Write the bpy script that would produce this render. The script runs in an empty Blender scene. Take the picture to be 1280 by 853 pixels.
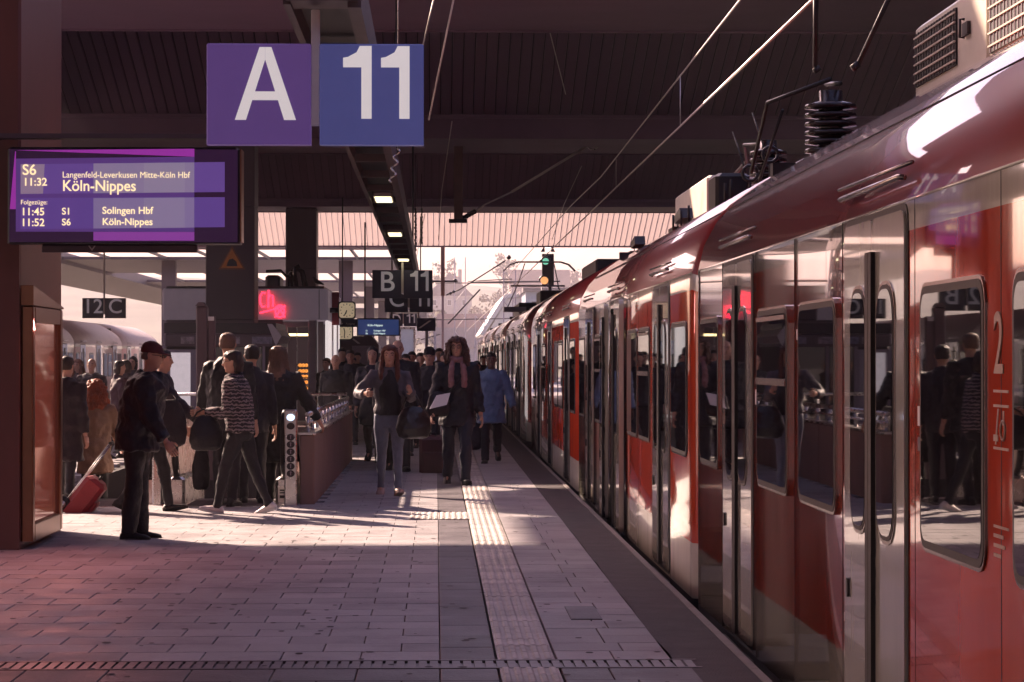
import bpy, bmesh, math, random
from mathutils import Vector, Matrix, noise
R = math.radians
rnd = random.Random(11)
S = bpy.context.scene
COL = S.collection

# ------------------------------------------------------------------ camera
F_PX = 3100.0                      # focal length in pixels of a 1280 px wide picture
EYE = Vector((0.0, 0.0, 1.5))
YAW, PITCH = math.atan(95 / F_PX), math.atan(23.5 / F_PX)
cam_d = bpy.data.cameras.new('camera')
cam_d.sensor_width = 36.0
cam_d.lens = 36.0 * F_PX / 1280.0
cam_d.clip_start = 0.1
cam_d.clip_end = 5000.0
cam = bpy.data.objects.new('camera', cam_d)
COL.objects.link(cam)
cam.location = EYE
cam.rotation_euler = (math.pi / 2 + PITCH, 0, -YAW)
S.camera = cam
CAM_R = cam.rotation_euler.to_matrix()

# ------------------------------------------------------------------ sky, sun, exposure
SUN_EL, SUN_AZ = 30.0, -40.0        # degrees; azimuth from straight ahead, negative to the left
W = bpy.data.worlds.new('World')
S.world = W
W.use_nodes = True
nt = W.node_tree
bg = nt.nodes['Background']
sky = nt.nodes.new('ShaderNodeTexSky')
sky.sky_type = 'NISHITA'
sky.sun_disc = False
sky.sun_elevation = R(SUN_EL)
sky.sun_rotation = R(SUN_AZ % 360)
sky.air_density = 1.0
sky.dust_density = 4.0
sky.ozone_density = 1.0
tint = nt.nodes.new('ShaderNodeMix')
tint.data_type = 'RGBA'
tint.blend_type = 'MULTIPLY'
tint.inputs[0].default_value = 1.0
tint.inputs[7].default_value = (1.0, 0.77, 0.92, 1)
nt.links.new(sky.outputs[0], tint.inputs[6])
nt.links.new(tint.outputs[2], bg.inputs[0])
bg.inputs[1].default_value = 0.105
sun_d = bpy.data.lights.new('sun', 'SUN')
sun_d.energy = 5.0
sun_d.angle = R(1.0)
sun_d.color = (1.0, 0.74, 0.58)
sun = bpy.data.objects.new('sun', sun_d)
COL.objects.link(sun)
_s = Vector((math.sin(R(SUN_AZ)) * math.cos(R(SUN_EL)), math.cos(R(SUN_AZ)) * math.cos(R(SUN_EL)), math.sin(R(SUN_EL))))
sun.rotation_euler = _s.to_track_quat('Z', 'Y').to_euler()
sun.location = (0, 0, 60)
S.view_settings.view_transform = 'Standard'
S.view_settings.look = 'None'
S.view_settings.exposure = 1.7
S.view_settings.gamma = 1.0
S.cycles.use_denoising = True
S.cycles.max_bounces = 8
S.cycles.diffuse_bounces = 4
S.cycles.glossy_bounces = 4
S.cycles.volume_bounces = 1

# ------------------------------------------------------------------ measuring from the photograph
def spot(px, py, y):
    """the point at distance y (metres ahead) seen at pixel (px, py)"""
    d = CAM_R @ Vector(((px - 640) / F_PX, (426.5 - py) / F_PX, -1))
    return EYE + d * (y / d.y)
def ground(px, py, z=0.0):
    d = CAM_R @ Vector(((px - 640) / F_PX, (426.5 - py) / F_PX, -1))
    return EYE + d * ((z - EYE.z) / d.z)
def along(px, x):
    """distance ahead at which the vertical plane X = x is seen in pixel column px"""
    d = CAM_R @ Vector(((px - 640) / F_PX, 0, -1))
    return x / d.x * d.y

# ------------------------------------------------------------------ materials
def mat(name, col, rough=0.6, metal=0.0, var=0.12, scale=4.0, bump=0.0, bscale=None, coat=0.0, emit=None, estr=0.0,
        orand=0.0, stretch=(1, 1, 1), spec=0.5, rvar=0.0, dirt=0.0, dcol=(0.02, 0.015, 0.018), sheen=0.0, ior=1.5, place=False):
    m = bpy.data.materials.new(name)
    m.use_nodes = True
    t = m.node_tree
    b = t.nodes['Principled BSDF']
    N = t.nodes.new
    L = t.links.new
    b.inputs['Roughness'].default_value = rough
    b.inputs['Metallic'].default_value = metal
    b.inputs['Coat Weight'].default_value = coat
    b.inputs['Coat Roughness'].default_value = 0.03
    b.inputs['Specular IOR Level'].default_value = spec
    b.inputs['IOR'].default_value = ior
    b.inputs['Base Color'].default_value = (*col, 1)
    if sheen:
        b.inputs['Sheen Weight'].default_value = sheen
        b.inputs['Sheen Roughness'].default_value = .35
    if emit is not None:
        b.inputs['Emission Color'].default_value = (*emit, 1)
        b.inputs['Emission Strength'].default_value = estr
    if not (var or bump or orand or rvar or dirt):
        return m
    tc = N('ShaderNodeTexCoord')
    mp = N('ShaderNodeMapping')
    mp.inputs['Scale'].default_value = stretch
    if place:
        ge = N('ShaderNodeNewGeometry')
        L(ge.outputs['Position'], mp.inputs['Vector'])
    else:
        L(tc.outputs['Object'], mp.inputs['Vector'])
    nz = N('ShaderNodeTexNoise')
    nz.inputs['Scale'].default_value = scale
    nz.inputs['Detail'].default_value = 6
    nz.inputs['Roughness'].default_value = 0.6
    L(mp.outputs[0], nz.inputs['Vector'])
    mr = N('ShaderNodeMapRange')
    mr.inputs[1].default_value = 0.3
    mr.inputs[2].default_value = 0.7
    mr.inputs[3].default_value = 1 - var
    mr.inputs[4].default_value = 1 + var
    L(nz.outputs[0], mr.inputs[0])
    val = mr.outputs[0]
    if orand:
        oi = N('ShaderNodeObjectInfo')
        mo = N('ShaderNodeMapRange')
        mo.inputs[3].default_value = 1 - orand
        mo.inputs[4].default_value = 1 + orand
        L(oi.outputs['Random'], mo.inputs[0])
        mm = N('ShaderNodeMath')
        mm.operation = 'MULTIPLY'
        L(val, mm.inputs[0])
        L(mo.outputs[0], mm.inputs[1])
        val = mm.outputs[0]
    mx = N('ShaderNodeVectorMath')
    mx.operation = 'SCALE'
    mx.inputs[0].default_value = col
    L(val, mx.inputs['Scale'])
    out = mx.outputs[0]
    if dirt:
        n2 = N('ShaderNodeTexNoise')
        n2.inputs['Scale'].default_value = scale * 0.27
        n2.inputs['Detail'].default_value = 8
        n2.inputs['Roughness'].default_value = 0.7
        L(mp.outputs[0], n2.inputs['Vector'])
        m2 = N('ShaderNodeMapRange')
        m2.inputs[1].default_value = 0.48
        m2.inputs[2].default_value = 0.75
        m2.inputs[3].default_value = 0
        m2.inputs[4].default_value = dirt
        L(n2.outputs[0], m2.inputs[0])
        mix = N('ShaderNodeMix')
        mix.data_type = 'RGBA'
        L(m2.outputs[0], mix.inputs[0])
        L(out, mix.inputs[6])
        mix.inputs[7].default_value = (*dcol, 1)
        out = mix.outputs[2]
    L(out, b.inputs['Base Color'])
    if rvar:
        m3 = N('ShaderNodeMapRange')
        m3.inputs[1].default_value = 0.3
        m3.inputs[2].default_value = 0.7
        m3.inputs[3].default_value = max(0.0, rough - rvar)
        m3.inputs[4].default_value = rough + rvar
        L(nz.outputs[0], m3.inputs[0])
        L(m3.outputs[0], b.inputs['Roughness'])
    if bump:
        nb = N('ShaderNodeTexNoise')
        nb.inputs['Scale'].default_value = bscale or scale * 4
        nb.inputs['Detail'].default_value = 4
        L(mp.outputs[0], nb.inputs['Vector'])
        bp = N('ShaderNodeBump')
        bp.inputs['Strength'].default_value = bump
        bp.inputs['Distance'].default_value = 0.02
        L(nb.outputs[0], bp.inputs['Height'])
        L(bp.outputs[0], b.inputs['Normal'])
    return m

_fab = {}
def fabric(col, rough=0.6, var=0.18, sheen=0.0):
    k = (tuple(col), rough, sheen)
    if k not in _fab:
        _fab[k] = mat('fabric', col, rough, var=var, scale=9, bump=0.35, bscale=60, spec=0.35, sheen=max(sheen, .03))
    return _fab[k]

M = {
 'slab': mat('slab_stone', (0.32, 0.295, 0.305), 0.62, var=0.16, scale=3, bump=0.25, bscale=40, orand=0.17, rvar=0.14, dirt=0.75, dcol=(0.10, 0.082, 0.092), place=True),
 'slab_dark': mat('dark_slab_stone', (0.105, 0.092, 0.105), 0.55, var=0.2, scale=3, bump=0.25, bscale=40, orand=0.2, rvar=0.1, dirt=0.5, place=True),
 'tactile': mat('tactile_concrete', (0.50, 0.45, 0.42), 0.6, var=0.14, scale=5, bump=0.2, bscale=50, orand=0.14, dirt=0.7, place=True, dcol=(0.16, 0.13, 0.12)),
 'joint': mat('joint_sand', (0.035, 0.028, 0.032), 0.9, var=0.2, scale=8),
 'asphalt': mat('asphalt', (0.060, 0.048, 0.054), 0.75, var=0.25, scale=5, bump=0.6, bscale=90, dirt=0.25),
 'kerb': mat('kerb_stone', (0.22, 0.19, 0.18), 0.7, var=0.2, scale=4, orand=0.1),
 'drain': mat('drain_iron', (0.15, 0.13, 0.14), 0.5, metal=0.6, var=0.25, scale=8),
 'ballast': mat('ballast', (0.10, 0.085, 0.075), 0.95, var=0.5, scale=14, bump=1.0, bscale=22),
 'earth': mat('earth', (0.11, 0.10, 0.08), 0.95, var=0.3, scale=0.05, bump=0.3, bscale=1.5),
 'concrete': mat('concrete', (0.24, 0.20, 0.20), 0.8, var=0.15, scale=1.2, bump=0.3, bscale=25, dirt=0.4, dcol=(0.1, 0.08, 0.085)),
 'roofpanel': mat('roof_panel_paint', (0.25, 0.135, 0.21), 0.6, var=0.10, scale=0.8, stretch=(1, 0.15, 1), orand=0.10, dirt=0.3, dcol=(0.08, 0.05, 0.055)),
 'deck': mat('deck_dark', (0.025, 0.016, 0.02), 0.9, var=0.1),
 'beam': mat('beam_paint', (0.21, 0.115, 0.18), 0.6, var=0.10, scale=0.7, dirt=0.3, dcol=(0.07, 0.045, 0.05)),
 'pillar': mat('pillar_cladding', (0.105, 0.066, 0.078), 0.5, var=0.10, scale=1.5, stretch=(1, 1, 0.3), dirt=0.3),
 'pillar_warm': mat('pillar_red_glow', (0.19, 0.058, 0.045), 0.42, var=0.14, scale=2.0, stretch=(1, 1, 0.25), dirt=0.35, dcol=(0.10, 0.04, 0.03)),  # red glow on the near pillar is put into this colour
 'steel': mat('brushed_steel', (0.55, 0.52, 0.52), 0.28, metal=1.0, var=0.03, scale=6, rvar=0.05),
 'bronze': mat('bronze_frame', (0.24, 0.11, 0.07), 0.3, metal=1.0, var=0.1, scale=5),
 'darksteel': mat('dark_steel', (0.028, 0.021, 0.027), 0.45, metal=0.3, var=0.2, scale=7),
 'trough': mat('trough_paint', (0.11, 0.075, 0.08), 0.5, var=0.2, scale=3, dirt=0.4),
 'black': mat('black_plastic', (0.013, 0.010, 0.013), 0.4, var=0.1),
 'rubber': mat('black_rubber', (0.012, 0.010, 0.011), 0.55, var=0.1),
 'glass_dark': mat('dark_glass', (0.010, 0.008, 0.010), 0.015, var=0.0, spec=0.9, ior=1.6),
 'red': mat('red_lacquer', (0.62, 0.055, 0.012), 0.09, var=0.06, scale=2.2, stretch=(1, 2.5, .5), coat=1.0, bump=0.07, bscale=1.2, rvar=0.04, dirt=0.22, dcol=(0.16, 0.02, 0.018)),
 'roofred': mat('roof_red_lacquer', (0.34, 0.022, 0.020), 0.3, var=0.08, scale=1.2, coat=1.0, bump=0.02, bscale=1.4, dirt=0.35, dcol=(0.09, 0.025, 0.025)),
 'lightgrey': mat('light_grey_lacquer', (0.66, 0.60, 0.48), 0.13, var=0.06, scale=2.2, stretch=(1, 2.5, .5), coat=1.0, bump=0.06, bscale=1.3, dirt=0.4, dcol=(0.26, 0.21, 0.18)),
 'underframe': mat('underframe', (0.03, 0.026, 0.028), 0.8, var=0.3, scale=4),
 'frame_alu': mat('window_frame', (0.30, 0.26, 0.24), 0.25, metal=0.9, var=0.06),
 'cream': mat('cream_paint', (0.62, 0.56, 0.46), 0.4, var=0.08, scale=3, dirt=0.3, dcol=(0.3, 0.24, 0.18)),
 'grille': mat('grille_dark', (0.014, 0.011, 0.016), 0.6, var=0.1),
 'signblue': mat('sign_blue', (0.085, 0.092, 0.27), 0.38, emit=(.075, .08, .24), estr=.16, var=0.10, scale=2.5, dirt=0.15, dcol=(0.03, 0.03, 0.12)),  # small emission stands in for front light on the boards
 'signviolet': mat('sign_violet', (0.125, 0.070, 0.25), 0.38, emit=(.12, .06, .22), estr=.16, var=0.10, scale=2.5, dirt=0.15, dcol=(0.05, 0.03, 0.12)),  # front light added by emission, as on the blue board
 'signdark': mat('sign_navy', (0.022, 0.022, 0.060), 0.4, var=0.1),
 'white': mat('white_print', (0.74, 0.70, 0.68), 0.5, var=0.05),
 'whiteglow': mat('front_glow_white', (0.78, 0.74, 0.72), 0.5, var=0.04, emit=(.9, .82, .80), estr=.17),  # emission stands in for front light on the lettering
 'dimglow': mat('dim_front_glow_white', (0.70, 0.66, 0.70), 0.5, var=0.04, emit=(.8, .72, .85), estr=.035),  # weak emission lifts lettering that gets little front light
 'fascia': mat('fascia_panel', (0.32, 0.25, 0.30), 0.45, var=0.08, scale=2, dirt=0.2, emit=(.32, .24, .30), estr=.06),  # small emission brightens the fascia where it lies in shade
 'pale': mat('pink_lit_lacquer', (0.55, 0.26, 0.26), 0.3, var=0.05, scale=1.5, coat=0.7, dirt=0.2, dcol=(0.3, 0.2, 0.18)),  # red body with its pink light put into the colour
 'paleroof': mat('pale_lit_roof', (0.55, 0.46, 0.45), 0.45, var=0.08, scale=1.2),  # roof made paler in its colour, as if lit
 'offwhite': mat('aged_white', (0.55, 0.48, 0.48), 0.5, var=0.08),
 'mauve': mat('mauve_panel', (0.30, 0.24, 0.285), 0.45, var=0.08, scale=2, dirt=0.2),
 'orange': mat('warning_orange', (0.70, 0.26, 0.05), 0.5, var=0.1),
 'wire': mat('glint_wire', (0.75, 0.68, 0.64), 0.45, metal=0.5, var=0.05),  # sun glint put into the colour as near white
 'insul': mat('insulator_brown', (0.022, 0.014, 0.015), 0.25, var=0.1),
 'wall': mat('blocking_wall_paint', (0.045, 0.032, 0.038), 0.8, var=0.2, scale=1),
 'skin': mat('skin', (0.50, 0.27, 0.19), 0.5, var=0.06, scale=14, spec=0.4),
 'skin_dark': mat('skin_brown', (0.13, 0.065, 0.045), 0.5, var=0.06, scale=14, spec=0.4),
 'eye': mat('eye_dark', (0.02, 0.015, 0.015), 0.2, var=0.0),
 'lips': mat('lips', (0.36, 0.12, 0.10), 0.45, var=0.0),
}
def glow(name, col, st):
    return mat(name, col, 0.5, var=0.0, emit=col, estr=st)

# ------------------------------------------------------------------ objects and meshes
MW = {}                              # world matrix of each object, kept here so no scene update is needed
CHILD = {}
def empty(name, loc, rz=0.0, parent=None):
    o = bpy.data.objects.new(name, None)
    o.empty_display_size = 0.2
    COL.objects.link(o)
    return place(o, loc, rz, parent)
def place(o, loc, rz=0.0, parent=None):
    o.location = loc
    o.rotation_euler = (0, 0, rz)
    m = Matrix.Translation(Vector(loc)) @ Matrix.Rotation(rz, 4, 'Z')
    if parent is not None:
        o.parent = parent
        m = MW[parent.name] @ m
        CHILD.setdefault(parent.name, []).append(o)
    MW[o.name] = m
    return o
def tag(o, label=None, cat=None, group=None, kind=None):
    if label: o['label'] = label
    if cat: o['category'] = cat
    if group: o['group'] = group
    if kind: o['kind'] = kind
    return o
def thing(name, label, cat, loc=(0, 0, 0), rz=0.0, group=None):
    return tag(empty(name, loc, rz), label, cat, group)
def link(name, me, parent=None, loc=(0, 0, 0), rz=0.0):
    o = bpy.data.objects.new(name, me)
    COL.objects.link(o)
    return place(o, loc, rz, parent)
def clone(o, loc=None, rz=None, label=None, parent=None, group=None):
    c = o.copy()
    COL.objects.link(c)
    if parent is not None: c.parent = parent
    if loc is not None: c.location = loc
    if rz is not None: c.rotation_euler = (0, 0, rz)
    if label: c['label'] = label
    if group: c['group'] = group
    for k in CHILD.get(o.name, []):
        clone(k, parent=c)
        CHILD.setdefault(c.name, [])
    MW[c.name] = MW[o.name]
    return c

class MB:
    def __init__(self):
        self.v, self.f, self.m, self.sm = [], [], [], []
    def add(self, vs, fs, mi=0, smooth=False):
        n = len(self.v)
        self.v.extend(Vector(p) for p in vs)
        for f in fs:
            self.f.append(tuple(i + n for i in f))
            self.m.append(mi)
            self.sm.append(smooth)
        return self
    def box(self, a, b, mi=0):
        (x0, y0, z0), (x1, y1, z1) = a, b
        return self.add([(x0, y0, z0), (x1, y0, z0), (x1, y1, z0), (x0, y1, z0), (x0, y0, z1), (x1, y0, z1), (x1, y1, z1), (x0, y1, z1)],
                        [(3, 2, 1, 0), (4, 5, 6, 7), (0, 1, 5, 4), (1, 2, 6, 5), (2, 3, 7, 6), (3, 0, 4, 7)], mi)
    def bbox(self, a, b, bev=0.01, mi=0):
        """box with its vertical and top edges cut off"""
        (x0, y0, z0), (x1, y1, z1) = a, b
        e = min(bev, (x1 - x0) / 3, (y1 - y0) / 3, (z1 - z0) / 3)
        def ring(i, z):
            return [(x0 + i + e, y0 + i, z), (x1 - i - e, y0 + i, z), (x1 - i, y0 + i + e, z), (x1 - i, y1 - i - e, z), (x1 - i - e, y1 - i, z), (x0 + i + e, y1 - i, z), (x0 + i, y1 - i - e, z), (x0 + i, y0 + i + e, z)]
        vs = ring(0, z0) + ring(0, z1 - e) + ring(e, z1)
        fs = [tuple(range(7, -1, -1)), tuple(range(16, 24))]
        for k in (0, 8):
            for i in range(8):
                j = (i + 1) % 8
                fs.append((k + i, k + j, k + 8 + j, k + 8 + i))
        return self.add(vs, fs, mi)
    def prism(self, poly, d, mi=0):
        """poly: outline (list of points in a plane), d: extrusion vector"""
        n = len(poly)
        d = Vector(d)
        vs = [Vector(p) for p in poly] + [Vector(p) + d for p in poly]
        fs = [tuple(range(n)), tuple(range(2 * n - 1, n - 1, -1))]
        for i in range(n):
            j = (i + 1) % n
            fs.append((j, i, n + i, n + j))
        return self.add(vs, fs, mi)
    def tube(self, pts, rad, n=8, mi=0, cap=True, smooth=True):
        pts = [Vector(p) for p in pts]
        if not isinstance(rad, (list, tuple)): rad = [rad] * len(pts)
        vs, fs = [], []
        up = None
        for i, p in enumerate(pts):
            a = pts[max(i - 1, 0)]
            b = pts[min(i + 1, len(pts) - 1)]
            t = (b - a).normalized()
            if up is None:
                up = Vector((0, 0, 1)) if abs(t.z) < 0.9 else Vector((0, 1, 0))
            s = t.cross(up).normalized()
            up = s.cross(t).normalized()
            r = rad[i]
            rx, ry = r if isinstance(r, tuple) else (r, r)
            for k in range(n):
                q = 2 * math.pi * k / n
                vs.append(p + s * (math.cos(q) * rx) + up * (math.sin(q) * ry))
        for i in range(len(pts) - 1):
            for k in range(n):
                j = (k + 1) % n
                fs.append((i * n + k, i * n + j, (i + 1) * n + j, (i + 1) * n + k))
        if cap:
            fs.append(tuple(range(n - 1, -1, -1)))
            fs.append(tuple(range((len(pts) - 1) * n, len(pts) * n)))
        return self.add(vs, fs, mi, smooth)
    def rings(self, rs, n=16, mi=0, smooth=True):
        """rs: list of (centre, rx, ry) horizontal ellipses from bottom to top"""
        vs, fs = [], []
        for c, rx, ry in rs:
            c = Vector(c)
            for k in range(n):
                q = 2 * math.pi * k / n
                vs.append((c.x + math.cos(q) * rx, c.y + math.sin(q) * ry, c.z))
        for i in range(len(rs) - 1):
            for k in range(n):
                j = (k + 1) % n
                fs.append((i * n + k, i * n + j, (i + 1) * n + j, (i + 1) * n + k))
        fs.append(tuple(range(n - 1, -1, -1)))
        fs.append(tuple(range((len(rs) - 1) * n, len(rs) * n)))
        return self.add(vs, fs, mi, smooth)
    def ball(self, c, r, n=12, mi=0):
        if not isinstance(r, (list, tuple)): r = (r, r, r)
        c = Vector(c)
        rs = []
        h = n // 2
        for i in range(1, h):
            a = math.pi * i / h
            rs.append(((c.x, c.y, c.z - math.cos(a) * r[2]), math.sin(a) * r[0], math.sin(a) * r[1]))
        rs = [((c.x, c.y, c.z - r[2]), r[0] * .12, r[1] * .12)] + rs + [((c.x, c.y, c.z + r[2]), r[0] * .12, r[1] * .12)]
        return self.rings(rs, n, mi)
    def mesh(self, name, mats, inv=None):
        me = bpy.data.meshes.new(name)
        vs = self.v if inv is None else [inv @ p for p in self.v]
        me.from_pydata([tuple(p) for p in vs], [], self.f)
        if not isinstance(mats, (list, tuple)): mats = [mats]
        for x in mats: me.materials.append(x)
        me.polygons.foreach_set('material_index', self.m)
        me.polygons.foreach_set('use_smooth', self.sm)
        me.update()
        return me
    def build(self, name, mats, parent=None, label=None, cat=None, group=None, kind=None, loc=None):
        """the collected shapes, given in world coordinates, as one object"""
        if parent is not None and loc is None:
            o = link(name, self.mesh(name, mats, MW[parent.name].inverted()), parent)
        else:
            L = Vector(loc or (0, 0, 0))
            o = link(name, self.mesh(name, mats, Matrix.Translation(-L)), parent, L)
        return tag(o, label, cat, group, kind)

def rrect(y0, y1, z0, z1, r, n=4):
    """rounded rectangle outline as (y, z) pairs"""
    r = min(r, (y1 - y0) / 2.01, (z1 - z0) / 2.01)
    out = []
    for cy, cz, a0 in ((y1 - r, z0 + r, -90), (y1 - r, z1 - r, 0), (y0 + r, z1 - r, 90), (y0 + r, z0 + r, 180)):
        for i in range(n + 1):
            a = R(a0 + 90 * i / n)
            out.append((cy + r * math.cos(a), cz + r * math.sin(a)))
    return out
def text(name, s, size, loc, material, parent, rot=(math.pi / 2, 0, 0), align='LEFT', ext=0.002, sx=1.0, bold=0.0):
    c = bpy.data.curves.new(name, 'FONT')
    c.body = s
    c.size = size
    c.extrude = ext
    c.align_x = align
    c.offset = bold
    c.resolution_u = 5
    o = bpy.data.objects.new(name, c)
    me = bpy.data.meshes.new_from_object(o)
    bpy.data.objects.remove(o)
    bpy.data.curves.remove(c)
    Mx = Matrix.Translation(Vector(loc)) @ (Matrix.Rotation(rot[2], 4, 'Z') @ Matrix.Rotation(rot[1], 4, 'Y') @ Matrix.Rotation(rot[0], 4, 'X')) @ Matrix.Diagonal((sx, 1, 1, 1))
    me.transform(MW[parent.name].inverted() @ Mx)
    me.materials.clear()
    me.materials.append(material)
    return link(name, me, parent)
# ================================================================== SETTING
G = MB()
G.add([(-3000, -600, -1.0), (3000, -600, -1.0), (3000, 4000, -1.0), (-3000, 4000, -1.0)], [(0, 1, 2, 3)])
G.build('ground', M['earth'], kind='structure')
for xc in (3.2, -14.5, -19.0, 8.0, 12.5):
    g = MB()
    g.prism([(xc - 2.0, -60, -1.0), (xc + 2.0, -60, -1.0), (xc + 1.6, -60, -0.9), (xc - 1.6, -60, -0.9)][::-1], (0, 360, 0))
    tb = g.build('track_bed', M['ballast'], kind='structure')
    for s in (-1, 1):
        g = MB()
        x = xc + s * 0.75
        g.box((x - .035, -60, -0.896), (x + .035, 300, -0.76))
        g.build('rail', M['steel'], tb)

# platform: a block with a stairwell cut out for the escalators, slabs laid on it
HX0, HX1, HY0, HY1 = -4.45, -1.42, 26.25, 37.6
PX0, PX1 = -12.8, 1.53
g = MB()
for a, b in (((PX0, -60, -1.0), (PX1, HY0, -0.05)), ((PX0, HY1, -1.0), (PX1, 215, -0.05)), ((PX0, HY0, -1.0), (HX0, HY1, -0.05)), ((HX1, HY0, -1.0), (PX1, HY1, -0.05))):
    g.box(a, b)
g.box((PX1, -60, -1.0), (PX1 + 0.04, 215, -0.25))
platform = g.build('platform', M['joint'], kind='structure')

def slab_mesh(name, w, d, m, t=0.05, bev=0.003):
    q = MB()
    q.bbox((-w / 2, -d / 2, -t), (w / 2, d / 2, 0), bev)
    return q.mesh(name, m)
JN = 0.006
def in_hole(x0, x1, y0, y1):
    return x1 > HX0 and x0 < HX1 and y1 > HY0 and y0 < HY1
rest = MB()
slab_m = {}
def lay(x0, x1, y0, y1, mkey, name='paving_slab', near=True):
    if in_hole(x0 + .05, x1 - .05, y0 + .05, y1 - .05): return
    dz = rnd.uniform(-0.0012, 0.0008)
    if near:
        k = (round(x1 - x0, 3), round(y1 - y0, 3), mkey)
        if k not in slab_m: slab_m[k] = slab_mesh(name, x1 - x0 - JN, y1 - y0 - JN, M[mkey])
        link(name, slab_m[k], platform, ((x0 + x1) / 2, (y0 + y1) / 2, dz))
    else:
        h = JN / 2
        rest.box((x0 + h, y0 + h, -0.05), (x1 - h, y1 - h, dz), {'slab': 0, 'slab_dark': 1}[mkey])
SY0, NEAR_Y = 12.42, 20.0
row = 0
y = SY0
while y < 95:
    d = 0.36
    near = y < NEAR_Y
    off = 0.2 if row % 2 else 0.0
    x = 0.02
    xmin = -545 / 3100 * (y + d) - 0.45 if near else (-12.8 if y < 60 else -6.0)
    first = True
    while x > xmin:
        w = 0.40 if not (first and off) else 0.2
        if x - w < PX0: break
        lay(x - w, x, y, y + d, 'slab', near=near)
        x -= w
        first = False
    if near:
        while x > -12.8:
            lay(x - .4, x, y, y + d, 'slab', near=False)
            x -= .4
    # two staggered columns between the tactile strip and the asphalt
    c = 0.29 + (0.07 if row % 3 == 1 else 0.0)
    lay(0.605, 0.605 + c, y, y + d, 'slab', near=near)
    lay(0.605 + c, 1.18, y, y + d, 'slab', near=near)
    row += 1
    y += d
y = SY0
while y < 95:
    lay(0.02, 0.30, y, y + 0.54, 'slab_dark', near=y < NEAR_Y)
    y += 0.54
# darker, wider slabs on the near side of the drain
for r_, (ya, yb) in enumerate(((11.62, 12.06), (11.18, 11.62), (10.74, 11.18), (10.3, 10.74))):
    x = 0.02
    w = 0.40
    x -= 0.0 if r_ % 2 == 0 else 0.18
    if r_ % 2: lay(-0.16, 0.02, ya, yb, 'slab_dark')
    while x > -2.6:
        lay(x - w, x, ya, yb, 'slab_dark')
        x -= w
    lay(0.02, 0.30, ya, yb, 'slab_dark')
    lay(0.605, 0.95 if r_ % 2 else 0.84, ya, yb, 'slab_dark')
    lay(0.95 if r_ % 2 else 0.84, 1.25, ya, yb, 'slab_dark')
rest.box((PX0, -60, -0.05), (PX1 - .01, 10.3, -0.002), 1)
rest.box((PX0, 10.3, -0.05), (-3.0, 12.06, -0.002), 1)
rest.box((PX0, 95, -0.05), (0.3, 215, -0.004), 0)
rest.box((0.6, 95, -0.05), (1.18, 215, -0.004), 0)
tag(rest.build('paving_slab', [M['slab'], M['slab_dark']], platform), kind='stuff')
# tactile strip of ribbed slabs
def tactile_mesh(w, d, across=False):
    q = MB()
    q.box((-w / 2, -d / 2, -0.05), (w / 2, d / 2, 0.0))
    n = 5
    for i in range(n):
        c = -w / 2 + w * (i + .5) / n
        a = w / n * 0.34
        q.add([(c - a, -d / 2 + .004, 0.0005), (c + a, -d / 2 + .004, 0.0005), (c + a * .5, -d / 2 + .012, 0.006), (c - a * .5, -d / 2 + .012, 0.006),
               (c - a, d / 2 - .004, 0.0005), (c + a, d / 2 - .004, 0.0005), (c + a * .5, d / 2 - .012, 0.006), (c - a * .5, d / 2 - .012, 0.006)],
              [(0, 1, 2, 3), (5, 4, 7, 6), (3, 2, 6, 7), (0, 3, 7, 4), (2, 1, 5, 6)])
    return q.mesh('tactile_slab', M['tactile'])
tm = tactile_mesh(0.286, 0.288)
tm2 = tactile_mesh(0.28, 0.34)
y = 10.3
k = 0
while y < 95:
    if not (12.06 < y + .15 < 12.42):
        link('tactile_slab', tm, platform, (0.4525, y + 0.15, rnd.uniform(-.001, .002)))
    y += 0.30
for j in range(3):
    for i in range(2):
        link('tactile_slab', tm2, platform, (-0.11 + i * .285 , 23.45 + j * 0.345, 0.006))
# asphalt margin, kerb and edge
g = MB()
yy = -60.0
pts = []
while yy < 215:
    e = 1.18 + rnd.uniform(-.012, .012)
    pts.append((e, yy))
    yy += 0.7 if 8 < yy < 60 else 6
for i in range(len(pts) - 1):
    g.add([(pts[i][0], pts[i][1], -.001), (1.522, pts[i][1], -.001), (1.522, pts[i + 1][1], -.001), (pts[i + 1][0], pts[i + 1][1], -.001)], [(0, 1, 2, 3)])
g.build('asphalt_margin', M['asphalt'], platform)
km = slab_mesh('kerb_stone', 0.045, 0.99, M['kerb'], 0.12)
for i in range(100):
    link('kerb_stone', km, platform, (1.548, 10.5 + i, 0.002))
# drain channel across the platform
g = MB()
g.box((-12.8, 12.075, -0.05), (1.30, 12.10, 0.002))
g.box((-12.8, 12.38, -0.05), (1.30, 12.405, 0.002))
g.box((-12.8, 12.101, -0.05), (1.30, 12.379, -0.012))
drain = g.build('drain_channel', M['drain'], platform)
x = -3.2
while x < 1.29:
    q = MB()
    q.box((-.020, -.138, -.03), (.020, .138, 0.0))
    if x == -3.2: bar = q.mesh('grate_bar', M['drain'])
    link('grate_bar', bar, drain, (x, 12.24, 0))
    x += 0.055
# trodden chewing gum and specks
g = MB()
gr = random.Random(5)
for _ in range(420):
    y_ = 10.5 + 22 * gr.random() ** 1.6
    x_ = gr.uniform(-3.4, 1.15)
    if .30 < x_ < .60 or in_hole(x_, x_, y_, y_): continue
    r_ = gr.uniform(.008, .026)
    g.add([(x_ + r_ * math.cos(a_ * 1.047) * gr.uniform(.8, 1.2), y_ + r_ * 1.3 * math.sin(a_ * 1.047), .0022) for a_ in range(6)], [tuple(range(6))])
tag(g.build('gum_spots', mat('gum', (.05, .04, .045), .8, var=.2), platform), kind='stuff')
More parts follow.
